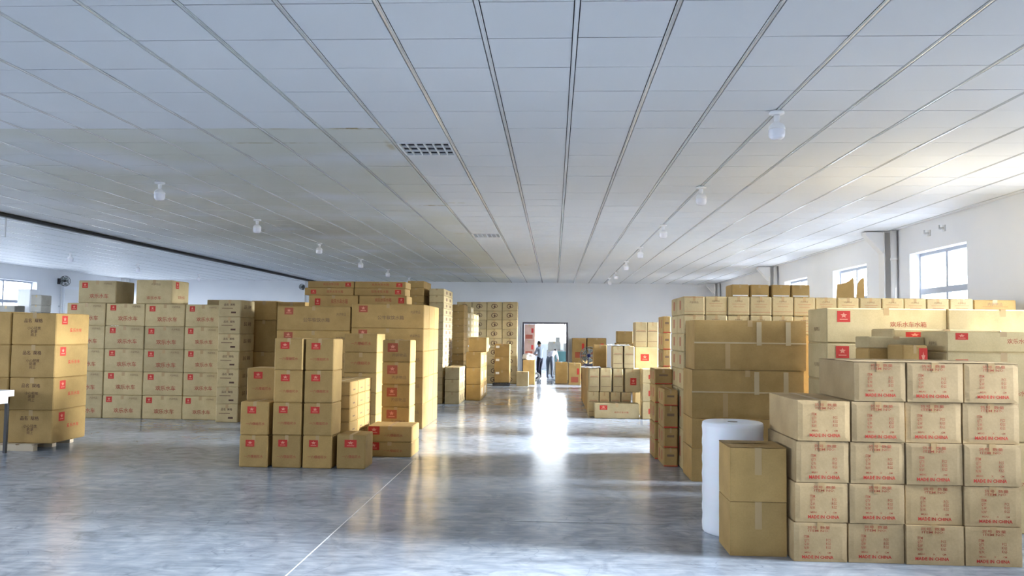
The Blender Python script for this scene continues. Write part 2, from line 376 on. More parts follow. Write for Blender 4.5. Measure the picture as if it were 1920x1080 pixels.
# steel columns on the side walls with haunch and downpipe
for k, y in enumerate((7.3, 15.35, 23.35, 31.25)):
    c = MB(); x = XR
    c.box(x-.20, x-.185, y, y+.26, 0, CEIL-.02); c.box(x-.015, x, y, y+.26, 0, CEIL-.02); c.box(x-.185, x-.015, y+.122, y+.138, 0, CEIL-.02)
    o = struct(c.build('column', 'steel_column_paint'))
    h = MB(); i = len(h.v)
    for yy in (y+.02, y+.24):
        h.v += [(x-.20, yy, CEIL-.42), (x-.20, yy, CEIL-.02), (x-.52, yy, CEIL-.02), (x-.52, yy, CEIL-.07)]
    for q in ((0,1,2,3), (7,6,5,4), (0,4,5,1), (1,5,6,2), (2,6,7,3), (3,7,4,0)): h.f.append(list(q)); h.m.append(0)
    h.build('haunch', 'steel_column_paint', o)
    p = MB(); p.tube((x-.075, y-.12, 0), (x-.075, y-.12, CEIL-.01), .055, 14)
    for zz in (.9, 2.1, 3.2): p.lathe([(.062, 0), (.062, .05)], 14, (x-.075, y-.12, zz))
    p.build('downpipe', 'steel_column_paint', o, smooth=True)
    if k: 
        c = MB(); x = XL; c.box(x, x+.2, y, y+.26, 0, CEIL-.02); struct(c.build('column', 'steel_column_paint'))

# ceiling vents
for k, (i, jj) in enumerate(vents):
    x0, y0 = PX+i*T+.02, PY+jj*T+.005; x1, y1 = x0+.56, y0+.59
    f = MB(); z = CEIL-.004; t = .022
    f.box(x0, x1, y0, y0+t, z, z+.025); f.box(x0, x1, y1-t, y1, z, z+.025); f.box(x0, x0+t, y0+t, y1-t, z, z+.025); f.box(x1-t, x1, y0+t, y1-t, z, z+.025)
    o = tag(f.build('ceiling_vent', 'white_paint'), ['square ceiling vent grille with dark cells near the yellowed tiles', 'small distant ceiling vent grille further along the same row'][k], 'vent', 'ceiling vents')
    p = MB(); p.box(x0+t, x1-t, y0+t, y1-t, z+.027, z+.034); p.build('vent_backing', 'vent_dark', o)
    for q in range(1, 6):
        s = MB(); xx = x0+(x1-x0)*q/6; s.box(xx-.007, xx+.007, y0+t, y1-t, z+.002, z+.022); s.build('slat', 'white_paint', o)
    for q in range(1, 3):
        s = MB(); yy = y0+(y1-y0)*q/3; s.box(x0+t, x1-t, yy-.007, yy+.007, z+.0015, z+.0225); s.build('slat', 'white_paint', o)

# ceiling lamps (switched off)
pl = MB(); pl.lathe([(.062, 0), (.066, -.006), (.066, -.018), (.05, -.026), (.03, -.03)], 24); lampbase = pl.mesh('lamp_base', 'bulb_plastic', True)
sk = MB(); sk.lathe([(.024, -.028), (.026, -.05), (.022, -.085), (.026, -.095)], 20); lampsock = sk.mesh('lamp_socket', 'bulb_plastic', True)
cp_ = MB(); cp_.lathe([(.026, -.093), (.045, -.105), (.064, -.125), (.070, -.145), (.0705, -.16)], 24); lampcap = cp_.mesh('bulb_collar', 'bulb_plastic', True)
bd = MB(); bd.lathe([(.070, -.158), (.0705, -.165), (.070, -.205), (.062, -.228), (.045, -.24), (.018, -.246)], 24); lampbulb = bd.mesh('bulb', 'bulb_diffuser', True)
OR = ['nearest', 'second', 'third', 'fourth', 'fifth', 'sixth', 'farthest']
for nm, x, ys in (('right', 1.92, (7.16, 10.84, 14.62, 18.5, 22.1, 25.75, 28.7)), ('middle', -5.28, (10.6, 14.2, 18.05, 22.0, 25.65, 29.4)), ('left', -12.7, (20.8, 24.3, 28.6))):
    for k, y in enumerate(ys):
        r = empty('ceiling_lamp', (x, y, CEIL-.004))
        w_ = OR[k] if k < len(ys)-1 else 'farthest'
        tag(r, f'white bulb lamp under the ceiling, {w_} of the {nm} row', 'lamp', 'bulb lamps under the ceiling')
        for m_, q in (('lamp_base', lampbase), ('lamp_socket', lampsock), ('bulb_collar', lampcap), ('bulb', lampbulb)): obj(m_, q, r)

# ------------------------------------------------------------------ printed matter
def text_mesh(body, mname, bold=0.0):
    cu = bpy.data.curves.new('lettering', 'FONT'); cu.body = body; cu.align_x = 'CENTER'; cu.resolution_u = 1; cu.space_line = .95
    cu.offset = bold
    o = bpy.data.objects.new('lettering', cu); COL.objects.link(o)
    dg = bpy.context.evaluated_depsgraph_get(); me = bpy.data.meshes.new_from_object(o.evaluated_get(dg))
    bpy.data.objects.remove(o); bpy.data.curves.remove(cu)
    xs = [v.co.x for v in me.vertices]; ys = [v.co.y for v in me.vertices]
    w_ = max(xs)-min(xs); cx, cy = (max(xs)+min(xs))/2, (max(ys)+min(ys))/2
    for v in me.vertices: v.co = ((v.co.x-cx)/w_, (v.co.y-cy)/w_, 0)
    me.materials.clear(); me.materials.append(M[mname])
    for p in me.polygons: p.material_index = 0
    return me, (max(ys)-min(ys))/w_
def flat(name, polys, mats):
    b = MB()
    for pts, mi, z in polys: b.face([(x, y, z) for x, y in pts], mi)
    return b.mesh(name, mats)
def star(cx, cy, r0, r1, n=5):
    return [(cx+(r0 if k % 2 == 0 else r1)*math.sin(math.pi*k/n), cy+(r0 if k % 2 == 0 else r1)*math.cos(math.pi*k/n)) for k in range(2*n)]
RECT = [(-.5, -.5), (.5, -.5), (.5, .5), (-.5, .5)]
def emblem(name, m0, m1):
    tri = [(-.30, -.30), (.30, -.30), (.30, -.22), (-.30, -.22)]
    return flat(name, [(RECT, 0, 0), (star(0, .10, .26, .12), 1, .0006), (tri, 1, .0006)], [m0, m1])
P_EMB = emblem('emblem', 'red_ink', 'pale_ink'); P_EMBF = emblem('emblem', 'faded_red_ink', 'pale_ink')
P_RECT_R = flat('printed_bar', [(RECT, 0, 0)], ['red_ink']); P_RECT_D = flat('printed_mark', [(RECT, 0, 0)], ['dark_ink']); P_RECT_L = flat('paper_label', [(RECT, 0, 0)], ['label_paper']); P_RECT_F = flat('printed_line', [(RECT, 0, 0)], ['faded_red_ink'])
P_RECT_G = flat('printed_line', [(RECT, 0, 0)], ['grey_ink'])
def ring(r0, r1, cx=0, cy=0, n=16, a0=0, a1=2*math.pi):
    out = []
    for k in range(n):
        t0, t1 = a0+(a1-a0)*k/n, a0+(a1-a0)*(k+1)/n
        out.append(([(cx+r0*math.cos(t0), cy+r0*math.sin(t0)), (cx+r1*math.cos(t0), cy+r1*math.sin(t0)), (cx+r1*math.cos(t1), cy+r1*math.sin(t1)), (cx+r0*math.cos(t1), cy+r0*math.sin(t1))], 0, 0))
    return out
P_ROUND = flat('round_logo', ring(.26, .36, -.14, 0, 14, .6, 5.7) + ring(.22, .30, .2, .04, 14, -2.4, 2.4) + ring(0.0, .16, .05, -.02, 10), ['dark_ink'])
T_WHEEL = text_mesh('欢乐水车', 'faded_red_ink', .012); T_BLOOM = text_mesh('一六樱烟花水', 'faded_red_ink', .01)
T_TANK = text_mesh('公牛软饮水箱', 'grey_ink', .008); T_4 = text_mesh('爱乐水车', 'red_ink', .012); T_SM = text_mesh('内装物品', 'grey_ink')
T_DARK = text_mesh('小心轻放\n防潮\n向上', 'dark_ink', .004)
T_DK2 = text_mesh('品名  规格', 'dark_ink', .01)
T_LONG = text_mesh('欢乐水车水箱', 'faded_red_ink', .008)
T_EXP = text_mesh('货号  数量\nITEM NO:', 'faded_red_ink', .006)
T_EXL = text_mesh('ITEM:\nQTY:\nG.W:\nN.W:', 'faded_red_ink', .01)
T_EXR = text_mesh('PCS\nKGS\nKGS', 'faded_red_ink', .01)
T_EXM = text_mesh('MEAS:          X         CM', 'faded_red_ink', .012)
T_MADE = text_mesh('MADE IN CHINA', 'red_ink', .022)
EPS = .0012
def put(o, dims, me, face, u, v, wd, ht=None, name=None):
    """lay a flat print on a face: u, v the centre as fractions of the face, wd/ht in metres"""
    w_, d_, h_ = dims; asp = None
    if isinstance(me, tuple): me, asp = me
    if face == 'F': loc, rot = ((u-.5)*w_, -d_/2-EPS, v*h_), (R(90), 0, 0)
    elif face == 'R': loc, rot = (w_/2+EPS, (u-.5)*d_, v*h_), (R(90), 0, R(90))
    else: loc, rot = (-w_/2-EPS, -(u-.5)*d_, v*h_), (R(90), 0, R(-90))
    q = obj(name or ('lettering' if asp is not None else me.name.split('.')[0]), me, o, loc, rot, (wd, wd if ht is None else (ht if asp is None else ht/asp), 1))
    return q
def prints(o, D, style, rnd):
    w_, d_, h_ = D; ju, jv = rnd.uniform(-.02, .02), rnd.uniform(-.02, .02)
    P = lambda *a, **k: put(o, D, *a, **k)
    if style == 'wheel':
        P(P_EMB, 'F', .18+ju, .80+jv, .15*w_, .24*h_); P(T_WHEEL, 'F', .56+ju, .33+jv, .5*w_); P(T_SM, 'F', .78, .87, .2*w_)
    elif style == 'wheel2':
        P(T_WHEEL, 'F', .5, .25, .4*w_); P(T_SM, 'F', .55, .82, .25*w_); P(P_EMB, 'R', .3, .8, .18*d_, .28*h_); P(T_WHEEL, 'R', .55, .3, .4*d_)
    elif style == 'pallet':
        P(T_DARK, 'F', .5, .42, .3*w_); P(T_DK2, 'F', .48, .76, .42*w_); P(P_EMB, 'R', .24+ju, .79+jv, .17*d_, .27*h_); P(T_4, 'R', .58+ju, .47, .36*d_, .12*h_)
    elif style == 'pallet2': P(T_DARK, 'F', .5, .42, .3*w_); P(T_DK2, 'F', .48, .76, .42*w_)
    elif style == 'side':
        P(T_DK2, 'F', .5, .72, .5*w_); P(P_RECT_D, 'F', .68, .25+jv, .22*w_, .10*h_); P(P_RECT_G, 'F', .4, .5, .5*w_, .04*h_); P(T_DK2, 'R', .5, .6, .5*d_)
    elif style == 'bloom':
        P(P_EMB, 'F', .38+ju, .77+jv, .31*w_, .21*h_); P(T_BLOOM, 'F', .52+ju, .36+jv, .66*w_)
    elif style == 'bloom2': P(P_EMB, 'F', .48, .74, .42*w_, .22*h_); P(T_BLOOM, 'F', .52, .36, .66*w_)
    elif style == 'text':
        P(T_BLOOM, 'F', .5, .48, .6*w_)
    elif style == 'faded':
        P(P_EMBF, 'F', .36, .66, .36*w_, .40*h_); P(T_SM, 'F', .6, .32, .5*w_)
    elif style == 'pair':
        P(P_EMB, 'F', .16+ju, .72, .25*w_, .52*h_); P(T_BLOOM, 'F', .58, .42, .42*w_, .17*h_)
    elif style == 'flatR': P(P_RECT_G, 'R', .5, .4, .3*d_, .1*h_)
    elif style == 'tank':
        P(P_EMBF, 'F', .16, .79, .12*w_, .28*h_); P(T_TANK, 'F', .54, .44, .36*w_); P(T_SM, 'F', .88, .68, .13*w_, .13*h_)
    elif style == 'flatL': P(P_EMB, 'F', .18, .45, .11*w_, .55*h_); P(T_LONG, 'F', .62, .5, .34*w_, .4*h_)
    elif style == 'flatRr': P(P_EMB, 'F', .86+ju, .5, .12*w_, .6*h_); P(T_LONG, 'F', .5, .55, .34*w_, .4*h_)
    elif style == 'marks':
        for u in (.3, .7): P(P_RECT_G, 'R', u, .5, .16*d_, .45*h_)
    elif style == 'round':
        P(P_ROUND, 'F', .5+ju, .5, .42*w_)
        P(P_ROUND, 'R', .5, .5, .42*d_)
    elif style == 'label': P(P_RECT_L, 'F', .2, .78, .24*w_, .18*h_)
    elif style == 'redband': P(P_RECT_F, 'F', .5, .25, .6*w_, .25*h_); P(P_RECT_R, 'F', .78, .62, .18*w_, .28*h_)
    elif style == 'emblemlong': P(P_EMB, 'F', .2, .72, .17*w_, .30*h_); P(T_LONG, 'F', .6, .42, .32*w_, .12*h_)
    elif style == 'emblemlong2': P(P_EMB, 'F', .14+ju, .76, .11*w_, .32*h_); P(T_LONG, 'F', .68, .55, .30*w_); P(T_SM, 'L', .5, .4, .3*d_)
    elif style == 'textlong': P(T_LONG, 'F', .55, .2, .45*w_)
    elif style == 'lines':
        for v in (.22, .62): P(P_RECT_G, 'F', .5, v+jv, .86*w_, .018*h_)
        P(P_RECT_F, 'F', .5, .66+jv, .7*w_, .014*h_)
    elif style == 'emblem1': P(P_EMB, 'F', .55, .45, .4*w_, .3*h_)
    elif style == 'emblem2': P(P_EMB, 'F', .42, .55, .36*w_, .30*h_)
    elif style == 'emblemR': P(P_EMB, 'F', .83, .62, .34*w_, .6*h_)
    elif style == 'labelL':
        P(P_RECT_R, 'F', .5, .05, .98*w_, .05*h_); P(P_RECT_G, 'F', .5, .6, .5*w_, .12*h_)
        for u in (.28, .72): P(P_RECT_F, 'L', u, .55, .12*d_, .5*h_)
    elif style == 'rowend':
        for u in (.5,): P(P_RECT_F, 'L', u, .55, .16*d_, .5*h_)
        for v in (.2, .95): P(P_RECT_F, 'F', .5, v, .9*w_, .012*h_)
        P(T_SM, 'F', .5, .68, .4*w_)
    elif style == 'row':
        for v, u in ((.2, .9), (.62, .6), (.48, .5)): P(P_RECT_F, 'F', .5+ju, v+jv, u*w_, .014*h_)
        P(T_SM, 'F', .5+ju, .76, .34*w_)
    elif style == 'rowtop': P(P_RECT_L, 'F', .5, .22, .85*w_, .08*h_)
    elif style == 'export':
        du = rnd.uniform(-.07, .05)
        P(T_EXP, 'F', .52+du, .86+jv, .42*w_, .15*h_); P(T_EXL, 'F', .30+du, .52+jv, .10*w_, .36*h_); P(T_EXR, 'F', .70+du, .49+jv, .09*w_, .26*h_)
        P(T_EXM, 'F', .5+du, .26+jv, .48*w_, .045*h_); P(T_MADE, 'F', .5+du, .145+jv, .58*w_, .085*h_)
    elif style == 'slit':
        for u in (.3, .6): P(P_RECT_L, 'R', u, .5, .1*d_, .5*h_)

# ------------------------------------------------------------------ cartons
BM = {}
def carton_mesh(w_, d_, h_, mname):
    k = (w_, d_, h_, mname)
    if k in BM: return BM[k]
    r = min(.013, h_*.07); x, y = w_/2, d_/2; v = []; f = []
    idx = {}
    for sx in (-1, 1):
        for sy in (-1, 1):
            for sz in (0, 1):
                for ax in range(3):
                    p = [sx*(x-r), sy*(y-r), r if sz == 0 else h_-r]
                    if ax == 0: p[0] = sx*x
                    elif ax == 1: p[1] = sy*y
                    else: p[2] = 0 if sz == 0 else h_
                    idx[(sx, sy, sz, ax)] = len(v); v.append(p)
    I = lambda *a: idx[a]
    for s in (-1, 1):
        f.append([I(s,-1,0,0), I(s,1,0,0), I(s,1,1,0), I(s,-1,1,0)][::s]); f.append([I(-1,s,0,1), I(1,s,0,1), I(1,s,1,1), I(-1,s,1,1)][::-s])
    for z, s in ((0, -1), (1, 1)): f.append([I(-1,-1,z,2), I(1,-1,z,2), I(1,1,z,2), I(-1,1,z,2)][::s])
    for sx in (-1, 1):
        for sy in (-1, 1): f.append([I(sx,sy,0,0), I(sx,sy,0,1), I(sx,sy,1,1), I(sx,sy,1,0)])
    for sx in (-1, 1):
        for z in (0, 1): f.append([I(sx,-1,z,0), I(sx,1,z,0), I(sx,1,z,2), I(sx,-1,z,2)])
    for sy in (-1, 1):
        for z in (0, 1): f.append([I(-1,sy,z,1), I(1,sy,z,1), I(1,sy,z,2), I(-1,sy,z,2)])
    for sx in (-1, 1):
        for sy in (-1, 1):
            for z in (0, 1): f.append([I(sx,sy,z,0), I(sx,sy,z,1), I(sx,sy,z,2)])
    me = bpy.data.meshes.new('cardboard_box'); me.from_pydata(v, [], f); me.materials.append(M[mname])
    bm = bmesh.new(); bm.from_mesh(me); bmesh.ops.recalc_face_normals(bm, faces=bm.faces); bm.to_mesh(me); bm.free()
    BM[k] = me; return me
def warped_mesh(w_, d_, h_, mname, seed, amp=.003):
    bm = bmesh.new(); bmesh.ops.create_cube(bm, size=1)
    bmesh.ops.subdivide_edges(bm, edges=bm.edges[:], cuts=9, use_grid_fill=True)
    off = Vector((seed*3.7, seed*1.3, seed*2.1)); r = .007
    for v in bm.verts:
        p = Vector((v.co.x*w_, v.co.y*d_, (v.co.z+.5)*h_)); q = p.copy()
        ex, ey, ez = abs(v.co.x) > .499, abs(v.co.y) > .499, abs(v.co.z) > .499
        n_ = noise.noise_vector(p*5.0+off)
        if ex+ey+ez >= 2:                     # soften and crush the edges a little
            if ex: q.x -= math.copysign(r*(.35+.5*abs(n_.x)), v.co.x)
            if ey: q.y -= math.copysign(r*(.35+.5*abs(n_.y)), v.co.y)
            if ez: q.z -= math.copysign(r*.3, v.co.z)
        else:
            if ex: q.x -= math.copysign(amp*(.25+.75*abs(n_.x)), v.co.x)
            if ey: q.y -= math.copysign(amp*(.25+.75*abs(n_.y)), v.co.y)*.8
        v.co = q
    me = bpy.data.meshes.new('cardboard_box'); bm.to_mesh(me); bm.free(); me.materials.append(M[mname]); 
    me.polygons.foreach_set('use_smooth', [False]*len(me.polygons)); return me
TM = {}
def tape_mesh(w_, d_, h_, full=False):
    k = (w_, d_, h_, full)
    if k in TM: return TM[k]
    t = min(.03, w_*.06); tab = min(.08, .24*h_) if not full else h_*.5; e = .0007; b = MB()
    line = [(-d_/2-e, h_-tab), (-d_/2-e, h_+e), (d_/2+e, h_+e), (d_/2+e, h_-tab)]
    line2 = [(d_/2-.0003, h_-tab), (d_/2-.0003, h_-.0003), (-d_/2+.0003, h_-.0003), (-d_/2+.0003, h_-tab)]
    ps = line+line2; n_ = len(ps)
    b.v += [(-t, y_, z_) for y_, z_ in ps]+[(t, y_, z_) for y_, z_ in ps]
    for q in range(n_): b.f.append([q, (q+1) % n_, n_+(q+1) % n_, n_+q]); b.m.append(0)
    for q in ((0, 1, 6, 7), (1, 2, 5, 6), (2, 3, 4, 5)): b.f.append(list(q)); b.f.append([n_+v for v in q][::-1]); b.m += [0, 0]
    TM[k] = b.mesh('packing_tape', 'packing_tape'); return TM[k]
MATS = {'T': 'kraft_tan', 'B': 'kraft_buff', 'G': 'kraft_grey', 'W': 'white_foam', 'P': 'kraft_pink', 'E': 'kraft_export'}
def carton(x, y, z, w_, d_, h_, style, c, tape, jit, label, group, nm='cardboard_box'):
    rnd = random.Random(label); D = (w_, d_, h_)
    h_ = round(h_-.0012, 4); D = (w_, d_, h_)
    me = warped_mesh(w_, d_, h_, MATS[c], rnd.random()*9) if jit == 2 else carton_mesh(w_, d_, h_, MATS[c])
    dy = rnd.uniform(-.008, .008) if jit == 1 else (rnd.uniform(-.012, .012) if jit == 2 else 0)
    if c == 'W': nm = 'foam_block'
    o = obj(nm, me, None, (x+w_/2, y+d_/2+dy, z))
    tag(o, label, 'box' if c != 'W' else 'foam block', group)
    if tape: obj('packing_tape', tape_mesh(w_, d_, h_, style == 'blank'), o)
    prints(o, D, style, rnd)
    if style in ('big', 'big2'):
        s = MB(); e = .0015
        if style == 'big2':
            s.box(-w_/2-e, w_/2+e, -d_/2-e, -d_/2+.001, h_*.53, h_*.56); s.build('seam_tape', 'clear_tape', o)
        for u in ((-.18,) if h_ < .5 else (-.2, .08, .34)):
            s = MB(); s.box(u*w_-.03, u*w_+.03, -d_/2-e-.0004, -d_/2, h_*(.03 if u < 0 else .5), h_*.97 if u > 0 else h_*.52); s.build('packing_tape', 'clear_tape' if u > 0 else 'packing_tape', o)
    if 'bright lid' in label or (style == 'blank' and 'topmost' in label):
        for s_ in (-1, 1):
            p = MB(); n_ = 8
            up = rnd.uniform(.002, .012)
            for a in range(n_):
                xa, xb = -w_/2+w_*a/n_, -w_/2+w_*(a+1)/n_
                za, zb = (h_+.002+up*math.sin(math.pi*a/n_)**2, h_+.002+up*math.sin(math.pi*(a+1)/n_)**2)
                y0, y1 = s_*d_/2, s_*.004
                zi = h_+.002
                q = [(xa, y0, zi), (xb, y0, zi), (xb, y1, zb), (xa, y1, za)]
                p.face(q if s_ < 0 else q[::-1]); p.face([(v[0], v[1], v[2]-.004) for v in (q[::-1] if s_ < 0 else q)])
            p.build('flap', MATS[c], o)
    return o
